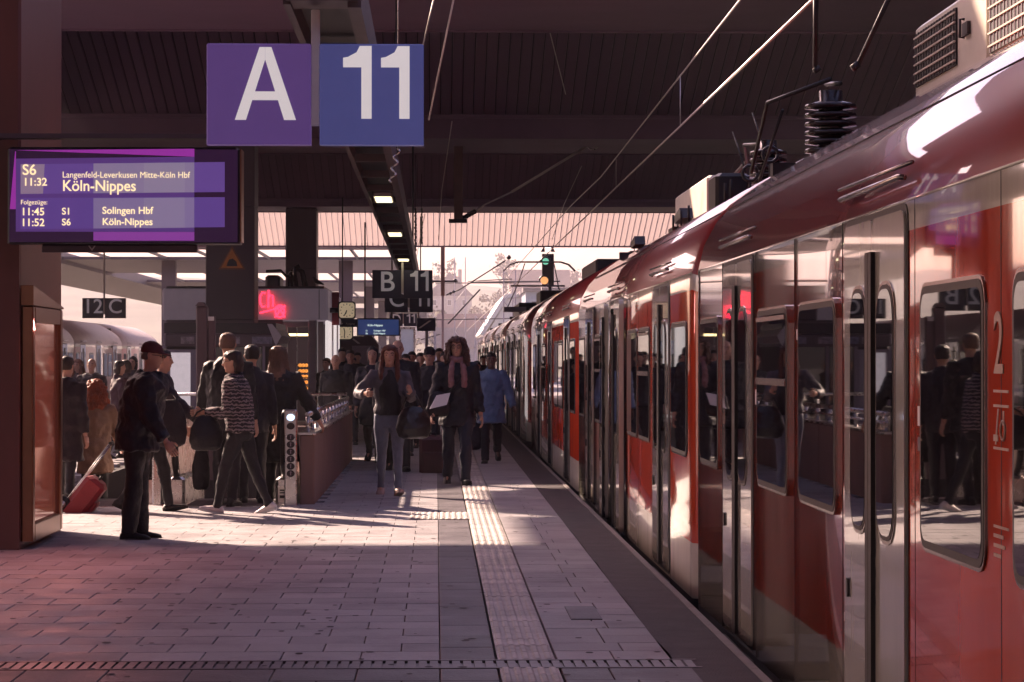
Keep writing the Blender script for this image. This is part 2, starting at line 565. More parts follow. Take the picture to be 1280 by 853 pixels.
# manhole cover
cover = MB()
cover.box((0.78, 14.3, -0.02), (0.96, 15.05, 0.005))
cover.box((0.785, 14.33, 0.005), (0.955, 15.02, 0.0065))
cover.build('cover_plate', M['slab_dark'], platform)

# ------------------------------------------------------------------ hall roof
ROOF = thing('station_roof', 'dark ribbed hall roof on wide cross beams above platform and train', 'roof', (0, 30, 6.9))
RX0, RX1 = -24.0, 17.0
BEAMS = [(-2, 2), (32.9, 36.9), (54.9, 58.9), (83.6, 86.6)]
BAYS = [(-45, -2), (2, 32.9), (36.9, 54.9), (58.9, 83.6), (86.6, 108.7)]  # first bay, behind the camera, added to cut front light
XF = -8.3                                # left of this the deck is flat, right of it each bay is folded to a ridge
TILT = math.tan(R(18.7))
for a, b in BEAMS:
    g = MB()
    x0 = RX0 if a > 50 or a < 10 else -6.62
    zb0 = 6.66 if a > 80 else 6.4
    g.bbox((x0, a, zb0), (RX1, b, 7.05), 0.03)
    g.box((x0, b - 0.06, zb0 - .03), (RX1, b - 0.0, zb0 + .002))
    g.build('cross_beam', M['beam'], ROOF)
g = MB()
g.bbox((-24, 108.72, 6.44), (RX1, 108.9, 6.58), 0.02)
g.build('end_beam', M['beam'], ROOF)
g = MB()
g.bbox((-24.3, 2, 6.0), (-24.02, 108.7, 7.0), 0.02)
g.build('blocking_fascia', M['beam'], ROOF)  # unseen board added to narrow the sky strip reflected in the train
# unseen deck openings placed to let sun and sky onto floor and train
HOLES = [(-12.4, -6.7, 29.3, 32.9), (-12.2, -7.2, 37.0, 40.6), (-14.5, -8.4, 42.6, 47.5), (-2.2, 0.6, 11.0, 18.0), (-1.9, -1.0, 29.5, 32.7), (-1.0, 1.6, 22.5, 32.7), (1.6, 6.2, 9.5, 32.7)]
def holed(xm, y0, y1):
    segs = [(y0, y1)]
    for hx0, hx1, hy0, hy1 in HOLES:
        if hx0 < xm < hx1:
            new = []
            for a, b in segs:
                if hy1 <= a or hy0 >= b: new.append((a, b)); continue
                if hy0 > a: new.append((a, hy0))
                if hy1 < b: new.append((hy1, b))
            segs = new
    return segs
TRANSL = bpy.data.materials.new('translucent_sheet'); TRANSL.use_nodes = True
_t = TRANSL.node_tree; _t.nodes.clear()
_o = _t.nodes.new('ShaderNodeOutputMaterial'); _d = _t.nodes.new('ShaderNodeBsdfDiffuse'); _r = _t.nodes.new('ShaderNodeBsdfTranslucent'); _m = _t.nodes.new('ShaderNodeMixShader')
_d.inputs[0].default_value = (.34, .27, .26, 1); _r.inputs[0].default_value = (.38, .31, .29, 1); _m.inputs[0].default_value = .5
_t.links.new(_d.outputs[0], _m.inputs[1]); _t.links.new(_r.outputs[0], _m.inputs[2]); _t.links.new(_m.outputs[0], _o.inputs[0])
deck = MB()
loose = MB()
PW = 0.24
pm = {}
def sheet(q, x0, x1, ya, za, yb, zb, t=.04, e=.0):
    q.add([(x0 + e, ya, za), (x1 - e, ya, za), (x1 - e * .3, ya, za + t), (x0 + e * .3, ya, za + t), (x0 + e, yb, zb), (x1 - e, yb, zb), (x1 - e * .3, yb, zb + t), (x0 + e * .3, yb, zb + t)],
          [(0, 1, 5, 4), (3, 0, 4, 7), (1, 2, 6, 5), (0, 3, 2, 1), (4, 5, 6, 7)])
for bi, (ya, yb) in enumerate(BAYS):
    ym = (ya + yb) / 2
    zl = 6.9 if yb < 100 else 6.48
    zr = zl + TILT * (yb - ym)
    flat_bay = yb < 33
    x = RX0
    while x < RX1 - .01:
        fold = (not flat_bay) and x >= XF - .001
        w = PW if fold else 1.0
        if not fold and not flat_bay and x + w > XF: w = XF - x
        xm = x + w / 2
        if not fold:
            for a, b in holed(xm, ya, yb):
                sheet(loose, x, x + w, a, 6.9, b, 6.9, .05, w * .03)
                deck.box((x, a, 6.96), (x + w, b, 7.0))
        else:
            for a, b in holed(xm, ya, ym):
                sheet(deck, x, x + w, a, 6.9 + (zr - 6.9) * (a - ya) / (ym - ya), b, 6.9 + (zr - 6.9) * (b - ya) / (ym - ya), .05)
            px_ = 545 + 3100 * xm / yb
            e = PW * (.085 if bi < 3 else .05)
            if -20 < px_ < (0, 1180, 1180, 960, 870)[bi]:
                if bi not in pm:
                    q = MB(); sheet(q, -PW / 2, PW / 2, ym - yb, zr - zl, 0, 0, .05, e)
                    pm[bi] = q.mesh('roof_panel', M['roofpanel'] if bi < 4 else TRANSL)
                link('roof_panel', pm[bi], ROOF, (xm, yb - 30, zl - 6.9 + rnd.uniform(-.004, .004)))
            else:
                sheet(loose, x, x + w, ym, zr, yb, zl, .05, e)
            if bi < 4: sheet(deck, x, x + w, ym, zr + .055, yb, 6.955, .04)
        x += w
    if not flat_bay:
        deck.prism([(XF, ya, 6.9), (XF, yb, 6.9), (XF, ym, zr + .1)], (-.05, 0, 0))
tag(loose.build('roof_panel', M['roofpanel'], ROOF), kind='stuff')
deck.build('roof_deck', M['deck'], ROOF)
# thin rails under the deck at the bays' edges
for yq in (37.25, 54.6, 59.2, 83.3):
    g = MB(); g.box((-6.6 if yq < 50 else RX0, yq - .04, 6.82), (RX1, yq + .04, 6.896))
    g.build('edge_rail', M['beam'], ROOF)
# unseen dark wall added to keep the right side dark
g = MB()
g.bbox((17.02, -60, -1.0), (17.5, 109, 7.3), 0.02)
sw = g.build('blocking_wall', M['wall'], label='unseen dark wall added beyond the red train to keep light out', cat='wall')
for i in range(14):
    g = MB(); g.box((16.9, -58 + i * 12, -1.0), (17.03, -57.2 + i * 12, 6.8)); g.build('pilaster', M['wall'], sw)

# canopy beyond the hall: solid bands with open slots between them
CAN = thing('platform_canopy', 'dark slotted platform canopy beyond the hall with bright open gaps', 'canopy', (-12, 110, 6.5))
for a, b in ((109.15, 113), (124, 143.5), (160, 182), (201, 221), (246, 300)):
    g = MB()
    g.bbox((-18.58, a, 6.5), (-2.12, b, 6.64), 0.02)
    g.build('roof_band', M['pillar'], CAN)
for a, b in ((-24, -18.6), (-2.1, -1.62)):
    g = MB()
    g.bbox((a, 109.15, 6.3), (b, 300, 6.92), 0.05)
    g.build('edge_girder', M['pillar'], CAN)
for a, b in ((113, 124), (143.5, 160), (182, 201), (221, 246)):
    for xx in (-16.2, -13.4, -11.1, -8.3, -6.2, -3.9):
        g = MB(); g.box((xx - .05, a, 6.5), (xx + .05, b, 6.62))
        g.build('purlin', M['darksteel'], CAN)
for xx in (-13.5, -4.57):
    for yy in (126, 170, 212, 260):
        g = MB(); g.box((xx - .35, yy - .35, -0.05), (xx + .35, yy + .35, 6.5))
        g.build('canopy_post', M['pillar'], CAN)

# ------------------------------------------------------------------ pillars
def pillar(label, x0, x1, y0, y1, z1, m, seams=()):
    p = thing('pillar', label, 'pillar', ((x0 + x1) / 2, (y0 + y1) / 2, 0), group='clad pillars along the platform')
    zs = [0.0] + list(seams) + [z1]
    for i in range(len(zs) - 1):
        g = MB()
        g.bbox((x0, y0, zs[i] + (0.008 if i else 0)), (x1, y1, zs[i + 1]), 0.02)
        g.build('cladding', m, p)
    g = MB()
    g.box((x0 + .02, y0 + .02, -0.03), (x1 - .02, y1 - .02, z1 - .01))
    g.build('core', M['black'], p)
    return p
P0 = pillar('nearest pillar, lit orange-red, at the left edge under the departure board', -4.6, -3.29, 19.75, 21.9, 6.88, M['pillar_warm'], (2.52, 4.9))
P1 = pillar('wide dark pillar with the triangular warning sign on it', -5.11, -4.03, 55.2, 56.4, 6.38, M['pillar'], (2.4, 4.9))
P2 = pillar('dark pillar above the snack kiosk roof', -5.11, -4.06, 84.4, 85.8, 6.645, M['pillar'], (2.4, 4.6))
g = MB()
for zz in (0.0,):
    g.box((-3.80, 19.73, 0.0), (-3.78, 19.749, 6.8))
    g.box((-3.46, 19.70, 0.0), (-3.29, 19.749, 2.55))
g.build('edge_strip', M['pillar_warm'], P0)

# ------------------------------------------------------------------ far town on its hill
def hh(x, y):
    t = max(0.0, min(1.0, (y - 380) / 420.0))
    t = t * t * (3 - 2 * t)
    return -1.05 + t * (27 - 0.02 * (x + 20) - 0.13 * max(0.0, x - 8) + 3 * noise.noise(Vector((x * .01, y * .01, 3.3)))) 
g = MB()
nx, ny = 60, 40
vs = []
for j in range(ny + 1):
    for i in range(nx + 1):
        x = -420 + 900 * i / nx
        y = 370 + 700 * j / ny
        vs.append((x, y, hh(x, y)))
g.add(vs, [(j * (nx + 1) + i, j * (nx + 1) + i + 1, (j + 1) * (nx + 1) + i + 1, (j + 1) * (nx + 1) + i) for j in range(ny) for i in range(nx)], smooth=True)
g.build('hill', mat('hillside', (0.085, 0.088, 0.055), 0.95, var=0.5, scale=0.04, bump=0.5, bscale=0.6), kind='structure')
wallcols = [(0.42, 0.37, 0.32), (0.33, 0.27, 0.22), (0.50, 0.46, 0.42), (0.30, 0.28, 0.29)]
roofcols = [(0.15, 0.07, 0.055), (0.10, 0.08, 0.085), (0.19, 0.10, 0.075)]
WM = [mat('house_render', c, 0.85, var=0.1, scale=.6, dirt=.2) for c in wallcols]
RM = [mat('roof_tiles', c, 0.8, var=0.2, scale=1.5, bump=.4, bscale=5) for c in roofcols]
HWIN = mat('house_window', (0.03, 0.035, 0.04), 0.1, var=0)
def house(x, y, w, d, h, rh, wi, ri, label, z=None, along_x=True, floors=2):
    z = hh(x, y) - 0.5 if z is None else z
    t = thing('house', label, 'house', (x, y, z), group='houses on the hillside beyond the station')
    g = MB(); g.box((x - w / 2, y - d / 2, z - 2), (x + w / 2, y + d / 2, z + h)); g.build('wall', WM[wi], t)
    g = MB()
    e = 0.4
    if along_x:
        poly = [(x - w / 2 - e, y - d / 2 - e, z + h - .1), (x - w / 2 - e, y, z + h + rh), (x - w / 2 - e, y + d / 2 + e, z + h - .1)]
        g.prism(poly, (w + 2 * e, 0, 0))
    else:
        poly = [(x - w / 2 - e, y - d / 2 - e, z + h - .1), (x + w / 2 + e, y - d / 2 - e, z + h - .1), (x, y - d / 2 - e, z + h + rh)]
        g.prism(poly, (0, d + 2 * e, 0))
    rf = g.build('roof', RM[ri], t)
    g = MB(); g.box((x + w * .2, y - .4, z + h + rh * .3), (x + w * .2 + .8, y + .4, z + h + rh + 1.0)); g.build('chimney', WM[1], rf)
    n = max(2, int(w / 2.6))
    for f in range(floors):
        for i in range(n):
            xx = x - w / 2 + w * (i + .5) / n
            zz = z + h * (f + .35) / floors
            g = MB(); g.box((xx - .5, y - d / 2 - .06, zz), (xx + .5, y - d / 2 + .05, zz + 1.3)); wf = g.build('window', M['white'], t)
            g = MB(); g.box((xx - .42, y - d / 2 - .075, zz + .08), (xx + .42, y - d / 2 - .061, zz + 1.22)); g.build('pane', HWIN, wf)
hl = ['long red-roofed house low on the hill left of the signal', 'pale gabled house below the hill crest', 'narrow brown house among trees on the slope', 'grey flat-fronted house at the foot of the hill', 'cream house with a dark roof high on the slope',
      'small rendered house beside the lattice mast', 'wide house with a rust roof half up the slope', 'dim house near the crest of the hill', 'pale house to the far side of the signal', 'dark-roofed house behind the train roofs']
hp = [(8, 430, 15, 9, 6, 4, 0, 0), (20, 470, 10, 9, 6, 5, 2, 1), (30, 520, 7, 8, 8, 4, 1, 2), (6, 380, 12, 8, 5, 3, 3, 1), (3, 560, 10, 9, 7, 5, 0, 1), (40, 560, 9, 8, 6, 4, 2, 0), (25, 600, 14, 9, 7, 5, 1, 2), (-6, 520, 12, 9, 6, 4, 0, 0), (60, 480, 12, 9, 7, 4, 2, 1), (75, 600, 14, 9, 8, 5, 0, 1)]
for i, p in enumerate(hp):
    house(*p, hl[i], along_x=(i % 3 != 1))
# large pale shed with its steep white roof, and a blue-grey block, beside the tracks
sh = thing('train_shed', 'large pale shed with a steep white roof beyond the signal', 'shed', (9.0, 300, -1))
g = MB(); g.prism([(5.6, 300, -1.0), (14.5, 300, -1.0), (14.5, 300, 8.6), (10.2, 300, 9.0), (8.6, 300, 8.9), (6.5, 300, 5.2)][::-1], (0, 40, 0)); g.build('gable_wall', mat('shed_white', (0.66, 0.64, 0.60), .7, var=.06, scale=.3), sh)
g = MB(); g.prism([(5.3, 299.6, 4.6), (5.7, 299.6, 4.4), (8.7, 299.6, 9.0), (10.3, 299.6, 9.1), (10.2, 299.6, 9.6), (8.4, 299.6, 9.5)], (0, 41, 0)); g.build('roof', mat('shed_roof', (0.5, 0.5, 0.49), .6, var=.1, scale=.4), sh)
bb = thing('office_block', 'blue-grey flat-roofed block right of the white shed', 'building', (14, 290, -1))
g = MB(); g.box((10.3, 285, -1), (22, 300, 9.3)); g.build('wall', mat('blue_grey_render', (0.22, 0.28, 0.33), .7, var=.08, scale=.4), bb)
g = MB(); g.box((10.0, 284.6, 9.3), (22.3, 300.4, 9.8)); g.build('roof', RM[1], bb)
for i in range(6):
    g = MB(); g.box((11 + i * 1.8, 284.93, 6.6), (12.1 + i * 1.8, 285.0, 8.2)); g.build('window', HWIN, bb)
# trees
LEAF = [mat('foliage', c, .8, var=.35, scale=.5) for c in ((0.085, 0.075, 0.03), (0.06, 0.075, 0.03), (0.11, 0.075, 0.03))]
BARK = mat('bark', (0.06, 0.045, 0.035), .9, var=.2)
def tree(x, y, h, ci, label):
    z = hh(x, y) - 0.3
    t = thing('tree', label, 'tree', (x, y, z), group='autumn trees on the hillside')
    g = MB()
    g.tube([(x, y, z - .5), (x + .1, y, z + h * .3), (x - .1, y, z + h * .6)], [h * .03, h * .022, h * .01], 6)
    for i in range(5):
        a = rnd.uniform(0, 6.28)
        g.tube([(x, y, z + h * (.3 + .06 * i)), (x + math.cos(a) * h * .22, y + math.sin(a) * h * .22, z + h * (.55 + .07 * i))], [h * .012, h * .004], 4)
    g.build('trunk', BARK, t)
    g = MB()
    cl = [(Vector((x, y, z + h * .65)) + Vector((rnd.gauss(0, .14), rnd.gauss(0, .14), rnd.gauss(0, .14))) * h, h * rnd.uniform(.1, .18)) for _ in range(13)]
    for c, r in cl:
        for _ in range(34):
            d = Vector((rnd.gauss(0, 1), rnd.gauss(0, 1), rnd.gauss(0, 1))).normalized() * r * rnd.uniform(.5, 1)
            p = c + d
            u = Vector((rnd.gauss(0, 1), rnd.gauss(0, 1), rnd.gauss(0, 1))).normalized()
            w_ = u.cross(d).normalized() if u.cross(d).length > 1e-4 else Vector((1, 0, 0))
            s = h * .035
            g.add([p - u * s, p + w_ * s * .7, p + u * s, p - w_ * s * .7], [(0, 1, 2, 3)])
    g.build('crown', LEAF[ci], t)
tp = [(0, 450, 11), (13, 455, 9), (24, 500, 12), (15, 540, 11), (2, 600, 13), (35, 540, 10), (48, 600, 12), (-10, 470, 10), (33, 620, 13), (55, 540, 11), (18, 640, 13), (8, 500, 9)]
tl = ['yellowing', 'dull green', 'rust-tinged', 'thin ochre', 'bushy ochre', 'slender olive', 'rounded olive', 'low brown', 'tall brown', 'spreading yellow', 'crest-top amber', 'short green']
for i, (x, y, h) in enumerate(tp):
    tree(x, y, h, i % 3, f'{tl[i]} tree standing between houses on the far hill')
# ================================================================== TRAINS
def body_mesh(secs, inner=None, door=None):
    """secs: (y, inset, drop) along the car; the platform side is the plane X = 0, the body runs to X = 3"""
    prof = [(.12, -.70), (.02, -.45), (0, -.10), (0, .27), (0, 1.97), (0, 2.08), (.04, 2.25), (.12, 2.40), (.25, 2.54), (.45, 2.68), (.75, 2.855), (1.1, 3.0), (1.5, 3.06)]
    mid = [3, 3, 1, 0, 1, 2, 2, 2, 2, 2, 2, 2]
    full = prof + [(3.0 - o, z) for o, z in prof[-2::-1]]
    mids = mid + mid[::-1]
    n = len(full)
    q = MB()
    vs = []
    for (yy, ins, drop) in secs:
        for (o, z) in full:
            k = (o - 1.5) / 1.5
            oo = o - k * ins
            zz = z - drop * max(0, (z - .4) / 2.6) if z > .4 else z
            vs.append((oo, yy, zz))
    fs, ms = [], []
    for s in range(len(secs) - 1):
        for i in range(n - 1):
            if door and abs(secs[s][0] - door[0]) < .01 and i in (2, 3): continue
            fs.append((s * n + i, s * n + i + 1, (s + 1) * n + i + 1, (s + 1) * n + i)); ms.append(mids[i])
    q.add(vs, [f[::-1] for f in fs], 0, True)
    q.m = ms
    a = len(secs) - 1
    q.add([vs[i] for i in range(n)], [tuple(range(n))], 3)
    q.add([vs[a * n + i] for i in range(n)], [tuple(range(n - 1, -1, -1))], 3)
    return q
BODYM = None
def rr(q, y0, y1, z0, z1, r, x0, x1, mi=0):
    o = rrect(y0, y1, z0, z1, r)
    q.prism([(x0, a, b) for a, b in o], (x1 - x0, 0, 0), mi)
WZ0, WZ1 = 0.83, 1.77
def window_meshes(w, hopper):
    q = MB(); rr(q, -w / 2, w / 2, WZ0, WZ1, .09, .05, -.009)
    fr = q.mesh('window', M['frame_alu'])
    q = MB(); rr(q, -w / 2 + .013, w / 2 - .013, WZ0 + .013, WZ1 - .013, .08, .04, -.0115)
    gasket = q.mesh('gasket', M['rubber'])
    q = MB()
    rr(q, -w / 2 + .04, w / 2 - .04, WZ0 + .04, WZ1 - .04, .065, .03, -.0135)
    pane = q.mesh('window_pane', M['glass_dark'])
    hop = None
    if hopper:
        q = MB(); q.box((-.021, -w / 2 + .03, 1.37), (.0, w / 2 - .03, 1.405)); q.box((-.0205, -w / 2 + .05, 1.70), (0, w / 2 - .05, 1.722))
        hop = q.mesh('hopper_bar', M['frame_alu'])
    return fr, gasket, pane, hop
_wm = {}
def add_window(tr, y, w, hopper=False):
    k = (round(w, 2), hopper)
    if k not in _wm: _wm[k] = window_meshes(w, hopper)
    fr, ga, pa, ho = _wm[k]
    o = link('window', fr, tr, (0, y, 0))
    link('gasket', ga, o)
    link('window_pane', pa, o)
    if ho: link('hopper_bar', ho, o)
DW = 0.655
def leaf_meshes():
    q = MB(); rr(q, -DW / 2, DW / 2, -.06, 2.05, .05, .03, -.014)
    leaf = q.mesh('door', M['lightgrey'])
    q = MB(); rr(q, -.20, .20, .80, 1.80, .15, .0, -.018); fr = q.mesh('window_frame', M['frame_alu'])
    q = MB(); rr(q, -.185, .185, .815, 1.785, .135, .0, -.020); ga = q.mesh('gasket', M['rubber'])
    q = MB(); rr(q, -.168, .168, .832, 1.768, .12, .0, -.0225); pa = q.mesh('window_pane', M['glass_dark'])
    q = MB(); q.box((-.032, -.032, -.05), (0, .032, 1.92)); ru = q.mesh('rubber_edge', M['rubber'])
    q = MB(); rr(q, -.022, .022, .52, .60, .02, 0, -.024); bt = q.mesh('door_button', M['black'])
    q = MB(); rr(q, -DW - .03, DW + .03, -.08, 2.075, .07, .03, -.0045); bk = q.mesh('door_seal', M['rubber'])
    q = MB(); q.tube([(-.012, -DW - .02, 2.165), (-.03, -DW, 2.168), (-.03, DW, 2.168), (-.012, DW + .02, 2.165)], .012, 6); q.tube([(-.0, -DW - .1, 2.215), (-.02, DW + .1, 2.215)], .008, 6); gt = q.mesh('rain_gutter', M['frame_alu'])
    q = MB(); rr(q, -DW - .04, DW + .04, -.24, -.13, .02, .0, -.06); st = q.mesh('door_step', M['underframe'])
    return leaf, fr, ga, pa, ru, bt, bk, gt, st
LM = leaf_meshes()
def add_door(tr, y, open_=False, plain=False):
    leaf, fr, ga, pa, ru, bt, bk, gt, st = LM
    if not open_: link('door_seal', bk, tr, (0, y, 0))
    link('rain_gutter', gt, tr, (0, y, 0))
    link('door_step', st, tr, (0, y, 0))
    for s in (-1, 1):
        sh = DW / 2 + 0.004 if not open_ else DW * 1.5 + .02
        o = link('door', leaf, tr, (-.055 if open_ else 0, y + s * sh, 0))
        link('window_frame', fr, o, (0, -s * .03, 0))
        link('gasket', ga, o, (0, -s * .03, 0))
        link('window_pane', pa, o, (0, -s * .03, 0))
        link('rubber_edge', ru, o, (0, -s * (DW / 2 - .032), 0))
        if s > 0: link('door_button', bt, o, (0, .22, 0))
def car(tr, y0, y1, doors, wins, open_door=None, nose=0, pale=False):
    """one coach from y0 (near end) to y1 (far end)"""
    L0, L1 = y0 + .05, y1 - .05
    secs = [(L0, .05, .03), (L0 + .06, 0, 0)]
    if open_door is not None:
        secs += [(open_door - DW, 0, 0), (open_door + DW, 0, 0)]
    if nose > 0:
        secs += [(L1 - 2.2, 0, 0), (L1 - 1.4, .07, .1), (L1 - .8, .2, .35), (L1 - .3, .42, .85), (L1, .7, 1.3)]
    elif nose < 0:
        secs = [(L0, .7, 1.3), (L0 + .3, .42, .85), (L0 + .8, .2, .35), (L0 + 1.4, .07, .1), (L0 + 2.2, 0, 0)] + secs[2:] + [(L1 - .06, 0, 0), (L1, .05, .03)]
    else:
        secs += [(L1 - .06, 0, 0), (L1, .05, .03)]
    q = body_mesh(secs, door=(open_door - DW,) if open_door else None)
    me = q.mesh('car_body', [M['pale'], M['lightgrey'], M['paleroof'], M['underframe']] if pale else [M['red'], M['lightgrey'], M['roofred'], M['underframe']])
    b = link('car_body', me, tr)
    if open_door is not None:
        q = MB(); q.box((.5, open_door - DW, -.1), (.55, open_door + DW, 2.0)); q.box((.0, open_door - DW - .05, -.14), (.55, open_door + DW + .05, -.1)); q.box((.0, open_door - DW - .05, 1.97), (.55, open_door + DW + .05, 2.0))
        q.box((.0, open_door - DW - .05, -.1), (.55, open_door - DW, 2.0)); q.box((.0, open_door + DW, -.1), (.55, open_door + DW + .05, 2.0))
        link('vestibule', q.mesh('vestibule', M['black']), tr)
    if not nose or nose < 0:
        q = MB(); q.box((.09, y1 - .06, -.4), (2.91, y1 + .06, 2.3)); q.box((.5, y1 - .06, 2.3), (2.5, y1 + .06, 2.8))
        link('gangway_bellows', q.mesh('gangway_bellows', M['rubber']), tr)
    for d in doors: add_door(tr, d, open_door is not None and abs(d - open_door) < .01)
    for (a, b_, hp) in wins: add_window(tr, (a + b_) / 2, b_ - a, hp)

XS = 1.72
def roof_box(tr, name, x0, x1, y0, y1, z0, z1, m, grilles=()):
    q = MB(); q.bbox((x0, y0, z0), (x1, y1, z1), .03)
    o = link(name, q.mesh(name, m), tr)
    for (a, b, za, zb, bars) in grilles:
        g = MB(); g.box((x0 - .012, a, za), (x0 + .02, b, zb)); gr = link('grille', g.mesh('grille', M['grille']), o)
        for i in range(bars):
            zz = za + (zb - za) * (i + .5) / bars
            g = MB(); g.box((x0 - .022, a, zz - .0045), (x0 - .012, b, zz + .0045)); link('slat', g.mesh('slat', M['cream']), gr)
        n = int((b - a) / .075)
        g = MB()
        for i in range(n):
            yy = a + (b - a) * (i + .5) / n
            g.box((x0 - .017, yy - .004, za), (x0 - .012, yy + .004, zb))
        link('fin', g.mesh('fin', M['black'] if a > 12.9 else M['mauve']), gr)
    return o
def insulator(q, x, y, z, r=.13, n=5, h=.075):
    q.tube([(x, y, z), (x, y, z + n * h + .08)], r * .45, 10)
    for i in range(n):
        q.rings([((x, y, z + .012 + i * h), r * .55, r * .55), ((x, y, z + .022 + i * h), r, r), ((x, y, z + .045 + i * h), r * .96, r * .96), ((x, y, z + .062 + i * h), r * .6, r * .6)], 14)

def doors_wins(y0):
    """the repeating pattern of one coach, measured from its near end"""
    d = [y0 + 2.47, y0 + 7.3, y0 + 11.55]
    w = [(y0 + .5, y0 + 1.62, False), (y0 + 3.5, y0 + 4.6, True), (y0 + 4.8, y0 + 5.9, False), (y0 + 8.75, y0 + 9.9, True), (y0 + 12.5, y0 + 13.3, False)]
    return d, w
T1 = thing('train', 'long red commuter train with light grey doors and one door open at the platform', 'train', (XS, 16, -0.9))
T1R = empty('rolling_body', (0, -16, 0.9), 0, T1) if False else T1
def shifted(tr):
    return tr
# parts are placed in the train's own frame: X from its side plane, Y and Z shifted to the world by an offset baked into the origin
T1.location = (XS, 0, 0); MW[T1.name] = Matrix.Translation((XS, 0, 0))
car(T1, -11.0, 2.7, [-8.4, -3.8, .6], [(-10.5, -9.4, False), (-7.3, -6.2, True), (-6.0, -4.9, False), (-2.7, -1.6, False), (1.5, 2.4, False)])
car(T1, 2.8, 16.35, [5.05, 9.66, 14.06], [(3.2, 4.2, False), (6.18, 7.32, False), (7.69, 8.73, False), (10.58, 11.69, False), (12.04, 13.2, True), (15.0, 16.05, False)])
car(T1, 16.5, 29.95, [18.87, 23.7, 27.65], [(16.9, 18.05, False), (19.85, 20.95, True), (21.1, 22.2, False), (25.4, 26.75, True), (28.5, 29.6, False)], open_door=23.7)
d, w = doors_wins(30.05)
car(T1, 30.05, 46.9, d[:2] + [41.2], w[:4] + [(42.6, 43.7, False)], nose=1)
T2 = thing('train', 'second coupled train unit farther along the same track, pale in the haze', 'train', (XS, 0, 0))
car(T2, 47.3, 61.0, [50.9, 55.2, 59.2], [(52.2, 53.3, True), (53.5, 54.5, False), (56.4, 57.5, False)], nose=-1)
for k in range(3):
    d, w = doors_wins(61.1 + 13.65 * k)
    car(T2, 61.1 + 13.65 * k, 74.65 + 13.65 * k, d, w)
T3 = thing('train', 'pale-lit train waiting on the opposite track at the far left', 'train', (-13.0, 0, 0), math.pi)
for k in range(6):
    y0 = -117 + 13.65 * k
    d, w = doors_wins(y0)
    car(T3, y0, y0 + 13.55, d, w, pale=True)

# roof gear of the near train (train frame: X from the side plane)
for (a, b) in ((12.95, 14.93), (10.9, 12.92), (8.85, 10.87)):
    gz = (3.14, 3.46, 6) if a > 12.9 else (3.10, 3.50, 6)
    roof_box(T1, 'air_conditioner', 1.18, 2.6, a, b, 2.98, 3.52, M['cream'], ((a + .75 if a > 12.9 else a + .1, b - .06, *gz),))
q = MB(); q.tube([(1.165, 13.45, 3.26), (1.14, 13.45, 3.26), (1.14, 13.45, 3.36), (1.165, 13.45, 3.36)], .008, 6); q.box((1.160, 13.36, 3.27), (1.1795, 13.5, 3.34))
link('lifting_handle', q.mesh('lifting_handle', M['darksteel']), T1)
roof_box(T1, 'roof_cabinet', 1.15, 2.5, 26.2, 30.0 - .3, 2.96, 3.46, M['cream'])
roof_box(T1, 'roof_cabinet', 0.95, 2.2, 41.4, 45.4, 2.9, 3.19, M['darksteel'])
roof_box(T2, 'roof_cabinet', 0.95, 2.2, 80, 86, 2.9, 3.35, M['darksteel'])
roof_box(T2, 'roof_cabinet', 0.95, 2.2, 63.5, 66, 2.9, 3.28, M['darksteel'])
for ia in ((.95, 16.7, 2.88, .18, 6, .06), (1.05, 20.6, 2.95, .16, 5, .06), (1.22, 21.7, 2.99, .14, 4, .06)):
    q = MB(); insulator(q, *ia); link('insulator', q.mesh('insulator', M['insul']), T1)
def gear(name, fn):
    q = MB(); fn(q); link(name, q.mesh(name, M['black']), T1)
gear('conductor_tube', lambda q: (q.tube([(.95, 16.7, 3.40), (.6, 17.3, 3.30), (.55, 17.8, 2.85)], .016, 6)))
gear('conductor_tube', lambda q: q.tube([(1.0, 16.6, 3.36), (1.0, 17.2, 3.42)], .016, 8))
gear('conductor_tube', lambda q: q.tube([(.75, 17.6, 3.28), (.66, 18.2, 2.82)], .012, 6))
for (yy, zz, xx) in ((19.2, 2.95, .72), (19.0, 3.08, .85)):
    gear('conductor_ring', lambda q: q.tube([(xx + .06 * math.cos(a), yy + .0, zz + .06 * math.sin(a)) for a in [i * math.pi / 5 for i in range(11)]], .014, 6))
    gear('support_pin', lambda q: q.tube([(xx, yy, 2.8), (xx, yy, zz - .05)], .012, 5))
    gear('conductor_rod', lambda q: q.tube([(xx - .03, yy, zz), (xx - .1, yy + .3, zz + .35)], .006, 5))
gear('conductor_tube', lambda q: q.tube([(1.05, 20.6, 3.3), (.95, 21.4, 3.36), (1.1, 22.4, 3.30), (1.2, 24.4, 3.3)], .018, 6))
gear('roof_switch', lambda q: q.bbox((.7, 21.4, 2.80), (1.0, 22.0, 3.12), .03))
for yy in (19.6, 20.0, 22.9, 23.6, 24.4):
    gear('support_pin', lambda q: q.tube([(.62, yy, 2.78), (.62, yy, 2.93)], .012, 5))
for yy in (25.2, 30.9):
    q = MB()
    q.prism([(.74, yy - .30, 2.93), (.74, yy + .30, 2.90), (.74, yy + .38, 2.98), (.74, yy - .2, 3.035)], (.13, 0, 0))
    q.tube([(.8, yy + .3, 2.92), (.8, yy + .6, 2.96), (.8, yy + .55, 2.78)], .008, 5)
    q.box((.72, yy + .2, 2.78), (.88, yy + .8, 2.87))
    link('roof_floodlight', q.mesh('roof_floodlight', M['black']), T1)
